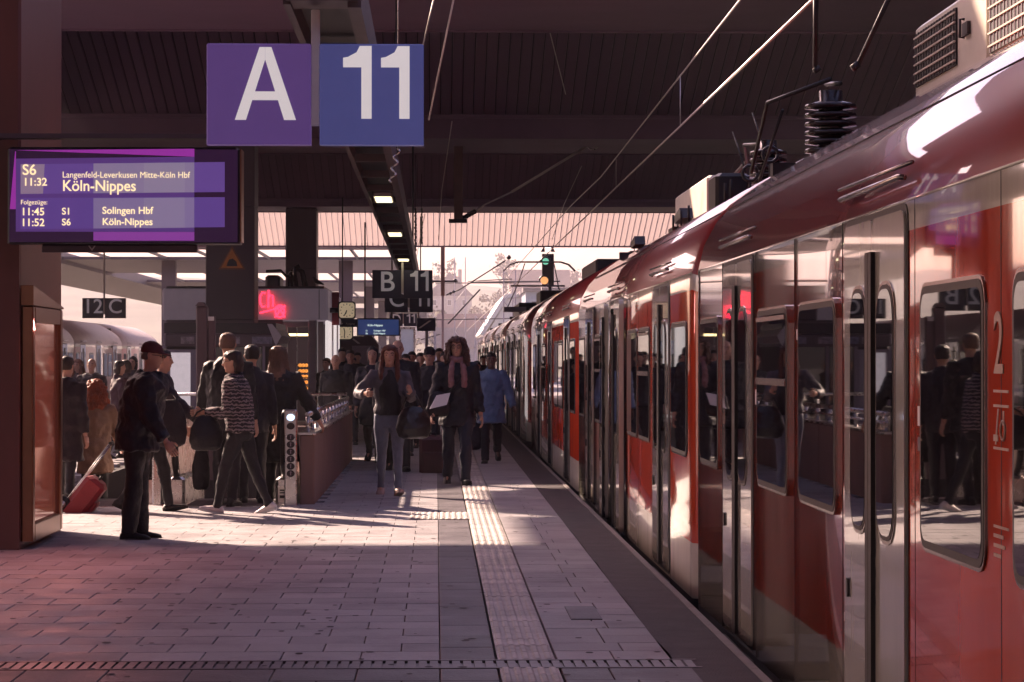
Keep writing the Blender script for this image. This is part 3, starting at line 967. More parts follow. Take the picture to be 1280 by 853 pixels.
# raised pantograph of the second unit
q = MB()
yb, zt = 76.0, 4.5
q.tube([(.5, yb + 1.6, 3.1), (.75, yb - .6, 3.75), (1.0, yb, zt - .05)], .018, 6)
q.tube([(2.3, yb + 1.6, 3.1), (2.0, yb - .6, 3.75), (1.9, yb, zt - .05)], .018, 6)
q.tube([(.55, yb - .6, 3.75), (2.2, yb - .6, 3.75)], .03, 6)
for dy in (-.2, .2):
    q.tube([(.35, yb + dy, zt - .28), (.55, yb + dy, zt - .08), (.8, yb + dy, zt), (2.1, yb + dy, zt), (2.35, yb + dy, zt - .08), (2.55, yb + dy, zt - .28)], .02, 6)
q.box((.4, yb + 1.2, 3.0), (2.5, yb + 2.0, 3.15))
link('pantograph', q.mesh('pantograph', M['mauve']), T2)  # mauve stands in for haze over the distant pantograph
# seams of the near coaches: body joints and the long roof joint
for yy in (-1.0, 3.05, 6.05, 7.5, 8.86, 10.45, 11.86, 13.3, 14.86, 16.2, 16.7, 18.15, 19.72, 21.02, 22.28, 25.2, 26.9, 28.4):
    q = MB(); q.box((-.0012, yy - .003, -.1), (.004, yy + .003, 2.08)); link('body_seam', q.mesh('body_seam', M['underframe']), T1)
for ya, yb_ in ((2.95, 16.2), (16.65, 29.8)):
    q = MB(); q.tube([(.196, ya, 2.484), (.196, yb_, 2.484)], .0045, 5); link('roof_seam', q.mesh('roof_seam', M['underframe']), T1)
    q = MB(); q.tube([(.002, ya, 2.083), (.002, yb_, 2.083)], .007, 5); link('drip_rail', q.mesh('drip_rail', M['lightgrey']), T1)
# small notices beside the doors
for yy, zz, w_, h_, mk in ((8.78, 1.30, .05, .07, 'white'), (8.78, 1.20, .05, .05, 'signdark'), (13.28, 1.30, .06, .08, 'white'), (11.76, 1.62, .05, .05, 'offwhite'), (17.9 + .22, 1.30, .05, .07, 'white'), (10.36, .42, .09, .035, 'offwhite'), (6.0, .40, .10, .04, 'white')):
    q = MB(); q.box((-.0022, yy - w_ / 2, zz - h_ / 2), (.0, yy + w_ / 2, zz + h_ / 2)); link('notice_sticker', q.mesh('notice_sticker', M[mk]), T1)
# class number and small pictograms between the near windows
q = MB()
def strip(ya, yb_, za, zb): q.box((-.0022, ya, za), (.0, yb_, zb))
strip(7.40, 7.60, 1.40, 1.408); strip(7.40, 7.60, 1.355, 1.363); strip(7.40, 7.60, 1.225, 1.233); strip(7.40, 7.60, .985, .993)
for i, (ya, yb_) in enumerate(((7.47, 7.6), (7.45, 7.6), (7.50, 7.6))):
    strip(ya, yb_, .955 - i * .03, .966 - i * .03)
q.prism([(-.002, 7.58, 1.24), (-.002, 7.565, 1.24), (-.002, 7.53, 1.35), (-.002, 7.545, 1.35)], (.002, 0, 0))
strip(7.54, 7.60, 1.25, 1.27)
q.tube([(-.002, 7.47 + .03 * math.cos(a), 1.285 + .03 * math.sin(a)) for a in [i * math.pi / 5 for i in range(11)]], .0045, 4)
strip(7.46, 7.475, 1.30, 1.345)
M['worn'] = mat('worn_print', (.48, .30, .22), .5, var=.2, scale=12)
link('lettering', q.mesh('lettering', M['worn']), T1)
tx = text('class_number', '2', 0.27, (XS - .003, 7.59, 1.46), M['worn'], T1, rot=(math.pi / 2, 0, -math.pi / 2), bold=.002)
# ================================================================== SIGNS, BOARDS, WIRES
def flat(q, pts, y, d=.004, mi=0):
    q.prism([(x, y, z) for x, z in pts], (0, -d, 0), mi)
def glyph_one(q, x, z, h, y):
    s = h / 92.0
    P = [(30, 0), (30, 92), (15, 92), (11, 84), (0, 78), (-6, 77), (-6, 65), (17, 65), (17, 0)]
    flat(q, [(x + a * s, z + b * s) for a, b in P][::-1], y)
def glyph_a(q, x, z, h, y):
    s = h / 92.0
    L = [(0, 0), (14, 0), (38, 76), (38, 92), (31, 92)]
    Rr = [(62, 0), (77, 0), (46, 92), (38.2, 92), (38.2, 76)]
    flat(q, [(x + a * s, z + b * s) for a, b in L], y)
    flat(q, [(x + a * s, z + b * s) for a, b in Rr], y)
    flat(q, [(x + a * s, z + b * s) for a, b in ((22, 25), (55.5, 25), (52, 36), (25.5, 36))], y, .0036)
def sector_sign(label, y, letter, xc, zb, k=1.0, first=None, mats=('signblue', 'signblue'), num='11', postz=3.86, group=True):
    """two square boards either side of a white hanger"""
    b = .70 * k
    t = thing('sector_sign', label, 'sign', (xc, y, zb), group='hanging platform sector signs' if group else None)
    for s, mk in ((-1, mats[0]), (1, mats[1])):
        x0 = xc + (-b - .029 * k if s < 0 else .029 * k)
        g = MB(); g.bbox((x0, y - .0, zb), (x0 + b, y + .12, zb + .68 * k), .008)
        bd = g.build('sign_board', M[mk], t)
        g = MB()
        f = y - .0005
        if s < 0 and letter == 'A': glyph_a(g, x0 + .19 * k, zb + .165 * k, .49 * k, f)
        elif s > 0 and num == '11':
            glyph_one(g, x0 + .19 * k, zb + .175 * k, .49 * k, f); glyph_one(g, x0 + .445 * k, zb + .175 * k, .49 * k, f)
        if g.v: g.build('lettering', M['whiteglow'] if letter == 'A' else M['dimglow'], bd)
        else:
            text('lettering', letter if s < 0 else num, .68 * k, (x0 + (.36 if s < 0 else .35) * k, f - .002, zb + .175 * k), M['dimglow'], bd, align='CENTER', bold=.006)
    g = MB(); g.bbox((xc - .029 * k, y + .01, zb + .13 * k), (xc + .029 * k, y + .07, postz), .006)
    g.build('hanger', M['white'] if letter == 'A' else M['offwhite'], t)
    return t
c = spot(394, 181, 16.7)
sector_sign('big blue sign A 11 hanging nearest under the lamp trough', 16.7, 'A', c.x, c.z, mats=('signviolet', 'signblue'))
c = spot(503, 373, 60)
sector_sign('dark sign B 11 hanging behind the big A 11 sign', 60, 'B', c.x, c.z, mats=('signdark', 'signdark'))
c = spot(511, 390.5, 75)
sector_sign('dark sign C 11 half hidden behind the B 11 sign', 75, 'C', c.x, c.z, mats=('signdark', 'signdark'))
c = spot(504, 408, 104)
sector_sign('small dark sign D 11, farthest of the lettered sector signs', 104, 'D', c.x, c.z, .78, mats=('signdark', 'signdark'))
c = spot(130, 398, 84)
sector_sign('dark sign 12 C hanging against the light by the far left train', 84, '12', c.x, c.z, mats=('signdark', 'signdark'), num='C', postz=6.4)
c = spot(40, 388, 64)
sector_sign('dark sign B for the left track half hidden by the orange pillar', 64, '12', c.x, c.z, mats=('signdark', 'signdark'), num='B', postz=6.6)
c = spot(530, 414, 90)
t = thing('track_sign', 'small dark sign with a white slash beside the D 11 sign', 'sign', c)
g = MB(); g.bbox((c.x - .26, 90, c.z), (c.x + .42, 90.1, c.z + .47), .01); bd = g.build('sign_board', M['signdark'], t)
g = MB(); flat(g, [(c.x - .22, c.z + .1), (c.x - .12, c.z + .1), (c.x + .28, c.z + .38), (c.x + .18, c.z + .38)], 89.999); g.build('lettering', M['white'], bd)
g = MB(); g.tube([(c.x - .2, 90.05, c.z + .47), (c.x - .2, 90.05, 3.9)], .03, 6); g.tube([(c.x + .1, 90.05, c.z), (c.x + .1, 90.05, 0)], .05, 6); g.build('hanger', M['offwhite'], t)

# lamp trough over the platform
TX0, TX1, TZ = -1.02, -.50, 3.87
tr = thing('lamp_trough', 'long dark steel lamp trough hung lengthwise over the platform', 'lamp', (-.77, 16.6, TZ))
g = MB()
g.box((TX0, 16.55, TZ), (TX0 + .05, 150, TZ + .30)); g.box((TX1 - .09, 16.55, TZ - .02), (TX1, 150, TZ + .30))
g.build('rail', M['trough'], tr)
g = MB(); g.box((TX0 + .05, 16.55, TZ + .16), (TX1 - .09, 150, TZ + .22)); g.build('cable_tray', M['darksteel'], tr)
y = 19.35
while y < 110:
    g = MB(); g.box((TX0 + .05, y, TZ + .01), (TX1 - .09, y + .12, TZ + .1)); y += 2.6
    g.build('cross_strap', M['trough'], tr)
g = MB()
g.box((TX0 + .02, 16.5, TZ + .02), (TX1 - .02, 16.9, TZ + .14))
g.build('cross_strap', M['trough'], tr)
lampglow = glow('fluorescent_cream', (1.0, 0.90, 0.55), .8)
for y in (36.3, 46.6, 58.7, 70, 82, 95):
    g = MB(); g.bbox((TX0 + .10, y, TZ + .02), (TX1 - .14, y + 1.3, TZ + .09), .02); hs = g.build('lamp_housing', M['offwhite'], tr)
    g = MB(); g.box((TX0 + .12, y + .05, TZ + .008), (TX1 - .16, y + 1.25, TZ + .019)); g.build('lamp_tube', lampglow, hs)
g = MB()
for y in (33.5, 56.9, 85.1): 
    g.tube([(TX0 + .03, y, TZ + .2), (TX0 + .03, y, 6.42)], .02, 6); g.tube([(TX1 - .03, y, TZ + .2), (TX1 - .03, y, 6.42)], .02, 6)
g.build('suspension_rod', M['darksteel'], tr)

# departure board
BY = 19.45
def bx(px): return spot(px, 240, BY).x
def bz(py): return spot(150, py, BY).z
db = thing('departure_board', 'wide violet departure display showing Köln-Nippes, hung by the left pillar', 'display', (bx(154), BY, bz(304)))
g = MB(); g.bbox((bx(9), BY, bz(304.5)), (bx(299.5), BY + .28, bz(184)), .02); cs = g.build('casing', M['black'], db)
g = MB(); g.box((bx(299.7), BY + .02, bz(302)), (bx(301.6), BY + .27, bz(186))); g.build('edge_trim', M['bronze'], db)
g = MB(); g.box((bx(12), BY - .006, bz(303)), (bx(297), BY - .0005, bz(187))); scr = g.build('screen', mat('screen_dark', (0.010, 0.006, 0.012), .25, var=0, emit=(0.08, 0.016, 0.105), estr=.07), db)
def panel(name, pts, col, st, dy):
    g = MB(); g.prism([(bx(a), BY - dy, bz(b)) for a, b in pts], (0, .0012, 0)); return g.build(name, glow('screen_' + name, col, st), scr)
ST = 0.16
panel('reflected_band', [(20, 188.5), (12, 263), (243, 300), (243, 185.5)][0:1] + [(20, 199), (243, 196), (243, 186), (20, 188.5)][1:], (0.42, 0.045, 0.46), ST, .0078)  # magenta reflection on the glass, painted as a glowing band
panel('reflected_edge', [(19, 190), (12.5, 262), (20, 262), (20, 190)], (0.42, 0.045, 0.46), ST, .0078)  # the painted reflection carried down the left edge
panel('field', [(20, 199), (20, 290), (243, 290), (243, 196)], (0.13, 0.055, 0.26), ST, .0075)
panel('field_rim', [(117, 290.2), (117, 301), (243, 301), (243, 290.2)], (0.33, 0.07, 0.42), ST, .0075)
panel('row_field', [(26, 206), (26, 243), (281, 240), (281, 202.5)], (0.17, 0.085, 0.36), ST, .009)
panel('row_field', [(26, 248), (26, 287), (281, 284), (281, 246.5)], (0.15, 0.075, 0.34), ST, .009)
panel('reflected_tile', [(26, 206), (26, 243), (54, 242.6), (56, 205.8)], (0.36, 0.25, 0.37), ST, .0105)  # lighter tiles are reflections painted onto the screen
panel('reflected_tile', [(117, 204.8), (117, 242), (243, 240.4), (243, 203.2)], (0.33, 0.255, 0.42), ST, .0105)
panel('reflected_tile', [(117, 248), (117, 286), (243, 284.6), (243, 247)], (0.29, 0.215, 0.42), ST, .0105)
panel('reflected_tile', [(180, 204), (180, 241.2), (231, 240.6), (231, 203.3)], (0.36, 0.29, 0.43), ST, .0115)
panel('reflected_tile', [(180, 247.6), (180, 285.4), (231, 284.8), (231, 247)], (0.33, 0.26, 0.43), ST, .0115)
amber = glow('screen_letters', (1.0, 0.80, 0.45), 0.32)
for s, px, py, hpx, sx in (('S6', 28, 219, 13, 1), ('11:32', 29, 232.5, 9.5, 1), ('Langenfeld-Leverkusen Mitte-Köln Hbf', 78, 222.5, 7.6, .93), ('Köln-Nippes', 78, 239, 13.5, .93), ('Folgezüge:', 26, 256, 5.6, 1), ('11:45', 26.5, 269.5, 9.3, 1), ('11:52', 26.5, 283, 9.3, 1),
                         ('S1', 77.5, 268.5, 8.3, 1), ('S6', 77.5, 282, 8.3, 1), ('Solingen Hbf', 128, 267.5, 8.6, 1), ('Köln-Nippes', 128, 281.5, 8.6, 1)):
    o = text('lettering', s, hpx / F_PX * BY / .70, (bx(px), BY - .0135, bz(py)), amber, db, sx=sx, ext=.0008, bold=.0012 if hpx > 8 else 0.0)
    o.parent = scr
g = MB()
g.box((-4.5, BY + .08, bz(172)), (bx(300), BY + .22, bz(166)))
g.build('hanger', M['pillar'], db)
# direction sign under the board
c0, c1 = spot(52, 315.5, 19.6), spot(246, 306, 19.6)
t = thing('direction_sign', 'dark narrow exit sign with a white arrow below the departure board', 'sign', (c0.x, 19.6, c0.z))
g = MB(); g.bbox((c0.x, 19.6, c0.z), (c1.x, 19.68, c1.z), .01); bd = g.build('sign_board', M['pillar'], t)
g = MB(); a = spot(115, 310.5, 19.6); flat(g, [(a.x - .03, a.z + .02), (a.x, a.z - .022), (a.x + .03, a.z + .02), (a.x + .018, a.z + .02), (a.x, a.z - .006), (a.x - .018, a.z + .02)], 19.5985); g.build('lettering', M['offwhite'], bd)
g = MB(); g.tube([(c0.x + .2, 19.64, c1.z), (c0.x + .2, 19.64, bz(303))], .01, 6); g.tube([(c1.x - .2, 19.64, c1.z), (c1.x - .2, 19.64, bz(303))], .01, 6); g.build('hanger', M['darksteel'], t)

# warning triangle on the pillar
c = spot(290, 337, 55.18)
t = thing('warning_sign', 'orange warning triangle with black pictogram on the wide dark pillar', 'sign', c)
w = .30
g = MB(); g.prism([(c.x - w, 55.19, c.z), (c.x + w, 55.19, c.z), (c.x, 55.19, c.z + .52)], (0, -.012, 0)); g.build('rim', M['bronze'], t)
g = MB(); g.prism([(c.x - w * .8, 55.177, c.z + .035), (c.x + w * .8, 55.177, c.z + .035), (c.x, 55.177, c.z + .45)], (0, -.004, 0)); g.build('plate', M['orange'], t)
g = MB(); g.prism([(c.x - .12, 55.172, c.z + .07), (c.x + .12, 55.172, c.z + .07), (c.x + .1, 55.172, c.z + .17), (c.x + .02, 55.172, c.z + .24), (c.x - .06, 55.172, c.z + .22), (c.x - .1, 55.172, c.z + .15)], (0, -.003, 0)); g.build('pictogram', M['black'], t)

# ------------------------------------------------------------------ display case on the near pillar; its orange glow and red lamp are added
vc = thing('poster_case', 'tall bronze-framed display case reflecting orange on the side of the near pillar', 'display case', (-3.25, 20.5, 0))
g = MB()
for (ya, yb, za, zb) in ((19.76, 19.86, .06, 1.93), (21.2, 21.32, .06, 1.93), (19.87, 21.19, .06, .2), (19.87, 21.19, 1.8, 1.93)):
    g.bbox((-3.285, ya, za), (-3.19, yb, zb), .012)
g.box((-3.285, 19.90, .2), (-3.27, 21.19, 1.8))
g.build('frame', M['bronze'], vc)
g = MB(); g.box((-3.26, 19.87, .2), (-3.252, 21.19, 1.8)); g.build('poster', mat('case_reflections', (0.22, 0.065, 0.045), .35, var=.7, scale=2.0, stretch=(1, 2.2, .35), emit=(1.0, 0.24, 0.14), estr=.09, dirt=.6, dcol=(.05, .015, .012)), vc)  # streaks and emission imitate orange reflections in the case
g = MB(); g.box((-3.225, 19.862, .2), (-3.22, 21.195, 1.8)); g.build('glass_pane', mat('case_glass', (0.9, 0.6, 0.5), 0.05, var=0, spec=.6), vc)
bpy.data.materials['case_glass'].node_tree.nodes['Principled BSDF'].inputs['Transmission Weight'].default_value = 0.9
g = MB(); g.prism([(-3.285, 19.74, 1.932), (-3.285, 21.34, 1.932), (-3.285, 21.34, 1.945), (-3.285, 19.74, 2.09)], (.10, 0, 0)); g.build('hood', M['bronze'], vc)
ld = bpy.data.lights.new('red_fill', 'AREA'); ld.shape = 'RECTANGLE'; ld.size = .12; ld.size_y = .5; ld.energy = 5.5; ld.color = (1.0, .32, .28); ld.spread = R(120)  # red fill light added to tint the near floor
lo = bpy.data.objects.new('red_fill', ld); COL.objects.link(lo); lo.parent = vc
lo.location = (.12, -.80, 1.92); lo.rotation_euler = Vector((-.28, .75, .75)).to_track_quat('Z', 'Y').to_euler()

# ------------------------------------------------------------------ escalators, parapet, signal post
WE = (M['steel'], M['rubber'])
def escalator(label, x0, x1, ya):
    t = thing('escalator', label, 'escalator', ((x0 + x1) / 2, ya, 0), group='escalators down from the platform')
    for x in (x0, x1):
        g = MB()
        g.bbox((x - .09, ya - .1, -.06), (x + .09, ya + 1.3, .28), .03)
        g.prism([(x - .08, ya + 1.3, -.06), (x - .08, ya + 1.3, .27), (x - .08, ya + 3.0, -.7), (x - .08, ya + 3.0, -.95), (x - .08, ya + 1.4, -.95)], (.16, 0, 0))
        b = g.build('balustrade', M['steel'], t)
        g = MB()
        prof = []
        for i in range(9):
            a = R(90 + 180 * i / 8)
            prof.append((ya + .12 + .34 * math.cos(a), .60 + .34 * math.sin(a)))
        outline = [(ya + 1.4, .94)] + prof + [(ya + 1.3, .26), (ya + 2.9, -.66), (ya + 2.9, .04)]
        g.prism([(x - .012, p, z) for p, z in outline], (.024, 0, 0))
        g.build('side_panel', M['steel'], b)
        g = MB()
        g.tube([(x, ya + 2.9, .07), (x, ya + 1.4, .96)] + [(x, p - .015, z + .01) for p, z in prof] + [(x, ya + .6, .26)], .036, 8)
        g.build('handrail', M['rubber'], b)
    g = MB(); g.box((x0 + .1, ya - .6, -.03), (x1 - .1, ya + .5, .004)); pl = g.build('landing_plate', M['steel'], t)
    q = MB()
    for i in range(3): q.box((-(x1 - x0) / 2 + .15, -.008, 0), ((x1 - x0) / 2 - .15, .008, .004))
    q = MB(); q.box((-(x1 - x0) / 2 + .14, -.010, 0), ((x1 - x0) / 2 - .14, .010, .005)); rm = q.mesh('ridge', M['drain'])
    for i in range(14): link('ridge', rm, pl, (0, -.5 + i * .07, .004))
    q = MB(); q.box((-(x1 - x0) / 2 + .1, 0, -.2), ((x1 - x0) / 2 - .1, .40, 0)); sm = q.mesh('step', M['drain'])
    for i in range(7):
        z = -.02 - max(0, i - 1) * .17
        if z > -.9: link('step', sm, t, (0, .5 + i * .4, z))
escalator('escalator nearer the parapet where the group in dark coats queues', -2.70, -1.58, 26.0)
escalator('escalator at the far left where the red-haired figure rides down', -4.25, -2.98, 26.0)
g = MB()
g.bbox((-2.93, 25.7, 0), (-2.82, 25.95, 1.05), .02)
g.build('barrier_post', M['steel'], label='pale steel barrier panel standing between the two escalators', cat='barrier')

pw = thing('parapet_wall', 'brown concrete parapet wall with a steel rail along the escalator well', 'wall', (-1.34, 31.6, 0))
NP = 8
for i in range(NP):
    ya, yb = 25.8 + 11.7 / NP * i, 25.8 + 11.7 / NP * (i + 1)
    g = MB(); g.bbox((-1.41, ya + .006, 0.0), (-1.26, yb - .006, .72), .01); g.build('panel', mat('parapet_panel', (0.235, 0.135, 0.115), .6, var=.15, scale=2, stretch=(1, 1, .3), dirt=.4, dcol=(.08, .05, .045)) if i == 0 else bpy.data.materials['parapet_panel'], pw)
g = MB(); g.box((-1.425, 25.78, .722), (-1.245, 37.52, .745)); g.build('coping', M['steel'], pw)
g = MB()
g.tube([(-1.335, 25.85, .93), (-1.335, 37.5, .93)], .028, 8); g.tube([(-1.335, 25.85, .84), (-1.335, 37.5, .84)], .014, 6)
rl = g.build('handrail', M['steel'], pw)
for i in range(13):
    y = 25.9 + i * .965
    g = MB(); g.tube([(-1.335, y, .745), (-1.335, y, .91)], .022, 8); g.build('rail_post', M['steel'], rl)
g = MB(); g.tube([(-4.4, 37.7, .98), (-1.35, 37.7, .98)], .025, 8); g.tube([(-4.4, 37.7, .5), (-1.35, 37.7, .5)], .02, 6)
for x in (-4.4, -3.4, -2.4, -1.45): g.tube([(x, 37.7, 0), (x, 37.7, .98)], .025, 6)
g.build('guard_rail', M['steel'], label='horizontal steel guard rail closing the far end of the escalator well', cat='railing')

sp = thing('signal_post', 'slim steel post with a column of round signal discs by the parapet', 'post', (-1.5, 25.75, 0))
g = MB(); g.bbox((-1.566, 25.68, -.0), (-1.436, 25.80, .985), .012); g.build('housing', M['steel'], sp)
lens = [(.905, glow('signal_lamp_white', (0.55, 0.75, 1.0), .6)), (.815, M['black']), (.70, M['darksteel']), (.625, M['darksteel']), (.55, M['darksteel']), (.475, M['darksteel']), (.40, M['darksteel']), (.325, M['darksteel'])]
for z, m in lens:
    n = 14
    g = MB(); g.prism([(-1.5 + .042 * math.cos(6.2832 * i / n), 25.679, z + .036 * math.sin(6.2832 * i / n)) for i in range(n)], (0, -.006, 0)); d_ = g.build('signal_disc', m, sp)
    if m is M['darksteel']:
        g = MB(); g.prism([(-1.505, 25.672, z - .018), (-1.495, 25.672, z - .018), (-1.495, 25.672, z + .012), (-1.487, 25.672, z + .012), (-1.5, 25.672, z + .024), (-1.513, 25.672, z + .012), (-1.505, 25.672, z + .012)], (0, -.002, 0)); g.build('pictogram', M['mauve'], d_)
c = spot(354, 618, 25.9)
t = thing('notice_plate', 'small white notice plate at the foot of the escalator near the signal post', 'notice', (c.x, 25.9, 0))
g = MB(); g.bbox((c.x - .055, 25.885, .02), (c.x + .055, 25.9, .18), .003); g.build('plate', M['white'], t)
g = MB()
for i, (a, b) in enumerate(((.135, .15), (.11, .122), (.06, .09))): g.box((c.x - .035, 25.882, a), (c.x + .03, 25.8845, b))
g.build('print', M['darksteel'], t)

# ------------------------------------------------------------------ information post
c = spot(256, 385, 31)
t = thing('info_post', 'tall dark information post with a small white plate near its top', 'post', (c.x, 31, 0))
g = MB(); g.bbox((c.x - .11, 31, 0), (c.x + .03, 31.2, c.z + .02), .015); g.bbox((c.x + .035, 31.02, 0), (c.x + .125, 31.16, c.z - .1), .01); g.build('column', M['pillar'], t)
g = MB(); g.box((c.x + .04, 31.0, c.z - .16), (c.x + .115, 31.018, c.z - .11)); g.build('plate', M['white'], t)
g = MB(); g.prism([(c.x - .12, 30.98, c.z + .02), (c.x + .02, 30.98, c.z + .02), (c.x - .02, 30.98, c.z + .07), (c.x - .08, 30.98, c.z + .07)][::-1], (0, .24, 0)); g.build('cap', M['pillar'], t)

# ------------------------------------------------------------------ glazed shelter with a lit poster
SY = 45.0
def sx(px): return spot(px, 450, SY).x
def sz(py): return spot(280, py, SY).z
t = thing('poster_shelter', 'long dark kiosk front with a fascia of faded notices and a bright poster', 'kiosk', (sx(275), SY, 0))
g = MB(); g.bbox((sx(205), SY, sz(433)), (sx(347), SY + 3, sz(417)), .03); fa = g.build('fascia', M['pillar'], t)
g = MB(); g.prism([(sx(345), SY - .02, sz(433)), (sx(352), SY - .02, sz(420)), (sx(340), SY - .02, sz(405)), (sx(334), SY - .02, sz(405))], (0, 3.0, 0)); g.build('awning', M['offwhite'], t)
g = MB(); g.box((sx(205), SY + .02, sz(417) + .002), (sx(345), SY + 3, sz(404))); g.build('upper_housing', M['darksteel'], t)
for i, (a, b) in enumerate(((226, 243), (276, 300), (315, 340), (247, 262))):
    g = MB(); g.box((sx(a), SY - .012, sz(430)), (sx(b), SY + .0, sz(421))); g.build('notice', mat('faded_notice', (0.30 - .04 * i, 0.23 - .02 * i, 0.24), .7, var=.5, scale=14), fa)
for (a, b) in ((203, 207), (248, 252), (286, 289), (328, 331), (343, 347)):
    g = MB(); g.box((sx(a), SY + .02, 0), (sx(b), SY + .12, sz(433))); g.build('mullion', M['mauve'], t)
g = MB(); g.box((sx(207), SY + .3, 0), (sx(345), SY + 2.9, sz(433))); g.build('interior', mat('shelter_dark', (0.05, 0.035, 0.042), .7), t)
g = MB(); g.bbox((sx(208), SY + .01, sz(532)), (sx(248), SY + .1, sz(437)), .01); pf = g.build('poster_frame', M['mauve'], t)
g = MB(); g.box((sx(213), SY + .003, sz(528)), (sx(238), SY + .009, sz(441)))
pm_ = mat('poster_print', (0.50, 0.42, 0.44), .5, var=.25, scale=3.5, emit=(0.80, 0.68, 0.72), estr=.18)
g.build('poster', pm_, pf)
for (a, b) in ((252, 286), (289, 328)):
    g = MB(); g.box((sx(a) + .02, SY + .06, .3), (sx(b) - .02, SY + .075, sz(434))); g.build('window_pane', M['glass_dark'], t)

# ------------------------------------------------------------------ snack kiosk with the red neon sign
KY = 60.0
KX1 = spot(410, 450, KY).x
def kx(px): return spot(px, 450, KY).x
def kz(py): return spot(380, py, KY).z
k = thing('snack_kiosk', 'mauve snack kiosk with red neon ch lettering and a lit doorway', 'kiosk', (-4.5, KY, 0))
g = MB(); g.bbox((-6.6, KY, kz(400)), (KX1, KY + 8, kz(361)), .04); fas = g.build('fascia', M['fascia'], k)
g = MB(); g.box((-6.5, KY + .05, kz(361) + .001), (KX1 - .1, KY + 7.9, kz(361) + .06)); g.build('roof', M['darksteel'], k)
g = MB(); g.box((kx(398.5), KY - .012, kz(399)), (kx(399.3), KY + .0, kz(362))); g.build('seam', M['black'], fas)
g = MB(); g.bbox((kx(385), KY + .01, 0), (kx(396), KY + .6, kz(400) - .002), .03); g.build('corner_column', mat('column_pale', (.42, .36, .38), .5, var=.1), k)
g = MB(); g.box((-6.5, KY + .05, 0), (kx(353), KY + .25, kz(400) - .002)); g.box((-6.5, KY + 3, 0), (KX1 - .25, KY + 3.2, kz(400) - .002)); g.box((-6.5, KY + 7.7, 0), (KX1 - .05, KY + 7.9, kz(400) - .002)); g.build('wall', M['pillar'], k)
warm = glow('shop_warm', (1.0, 0.42, 0.13), .8)
g = MB(); g.box((kx(360), KY + .3, kz(420)), (kx(384), KY + .4, kz(417))); g.build('ceiling_lamp', glow('shop_lamp', (1.0, .75, .35), 1.2), k)
g = MB(); g.box((kx(354), KY + .1, 0), (kx(359), KY + .25, kz(402))); g.box((kx(359), KY + .1, kz(409)), (kx(384.5), KY + .22, kz(402))); g.build('door_frame', M['offwhite'], k)
g = MB(); g.box((kx(370), KY + .2, 0), (kx(371), KY + .25, kz(409))); g.build('door_edge', M['steel'], k)
g = MB(); g.box((kx(366), KY + 1.2, 0), (kx(386), KY + 2.0, kz(500))); g.build('counter', M['pillar'], k)
g = MB()
for i in range(6):
    for j in range(3):
        g.ball((kx(371.5 + j * 4), KY + 1.3, kz(493 - i * 7.2)), (.055, .05, .045), 8)
tag(g.build('baked_goods', glow('baked_lit', (0.9, 0.33, 0.06), .28), k), kind='stuff')
for i in range(4):
    g = MB(); g.box((kx(367), KY + 1.15, kz(497 - i * 12)), (kx(384.5), KY + 1.6, kz(496 - i * 12))); g.build('shelf', M['darksteel'], k)
FLANK = mat('sun_glow_panel', (.7, .64, .62), .4, var=.15, scale=3, emit=(1, .88, .86), estr=.22)
# glazed flank facing the track; emission stands in for sunlight on it
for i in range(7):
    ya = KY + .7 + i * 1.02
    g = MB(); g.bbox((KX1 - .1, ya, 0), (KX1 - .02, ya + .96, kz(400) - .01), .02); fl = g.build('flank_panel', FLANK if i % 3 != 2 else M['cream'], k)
    if i % 3 == 2:
        g = MB(); g.box((KX1 - .02, ya + .1, .6), (KX1 - .012, ya + .86, 2.0)); g.build('window_pane', M['glass_dark'], fl)
g = MB(); g.bbox((KX1 + .0, KY + 2.2, kz(405)), (KX1 + .18, KY + 2.35, kz(362)), .02); g.build('blade_sign', mat('blade_red', (.22, .02, .03), .4), k)
# neon letters
NEON = glow('neon_red', (1.0, 0.02, 0.05), 1.6)
def ntube(pts, r=.024): 
    g = MB(); g.tube([(kx(a), KY - .07, kz(b)) for a, b in pts], r, 6); return g
g = ntube([(332, 367), (328, 366), (325.5, 371), (325.5, 379), (328, 384), (332, 383)])
g.tube([(kx(a), KY - .07, kz(b)) for a, b in [(336, 363), (335.5, 385)]], .024, 6)
g.tube([(kx(a), KY - .07, kz(b)) for a, b in [(335.7, 374), (338, 369), (341, 370), (341.5, 376), (341.5, 384)]], .024, 6)
g.tube([(kx(a), KY - .07, kz(b)) for a, b in [(325, 391.5), (341, 387.5), (357, 382.5)]], .022, 6)
g.build('neon_lettering', NEON, k)
g = ntube([(350 + 5.6 * math.cos(a), 389.5 + 7.5 * math.sin(a)) for a in [i * math.pi / 7 for i in range(15)]])
g.tube([(kx(a), KY - .07, kz(b)) for a, b in [(344, 384), (352, 390), (356, 397)]], .025, 6)
g.tube([(kx(a), KY - .07, kz(b)) for a, b in [(356, 383), (349, 390), (344, 397)]], .025, 6)
g.build('neon_pretzel', NEON, k)
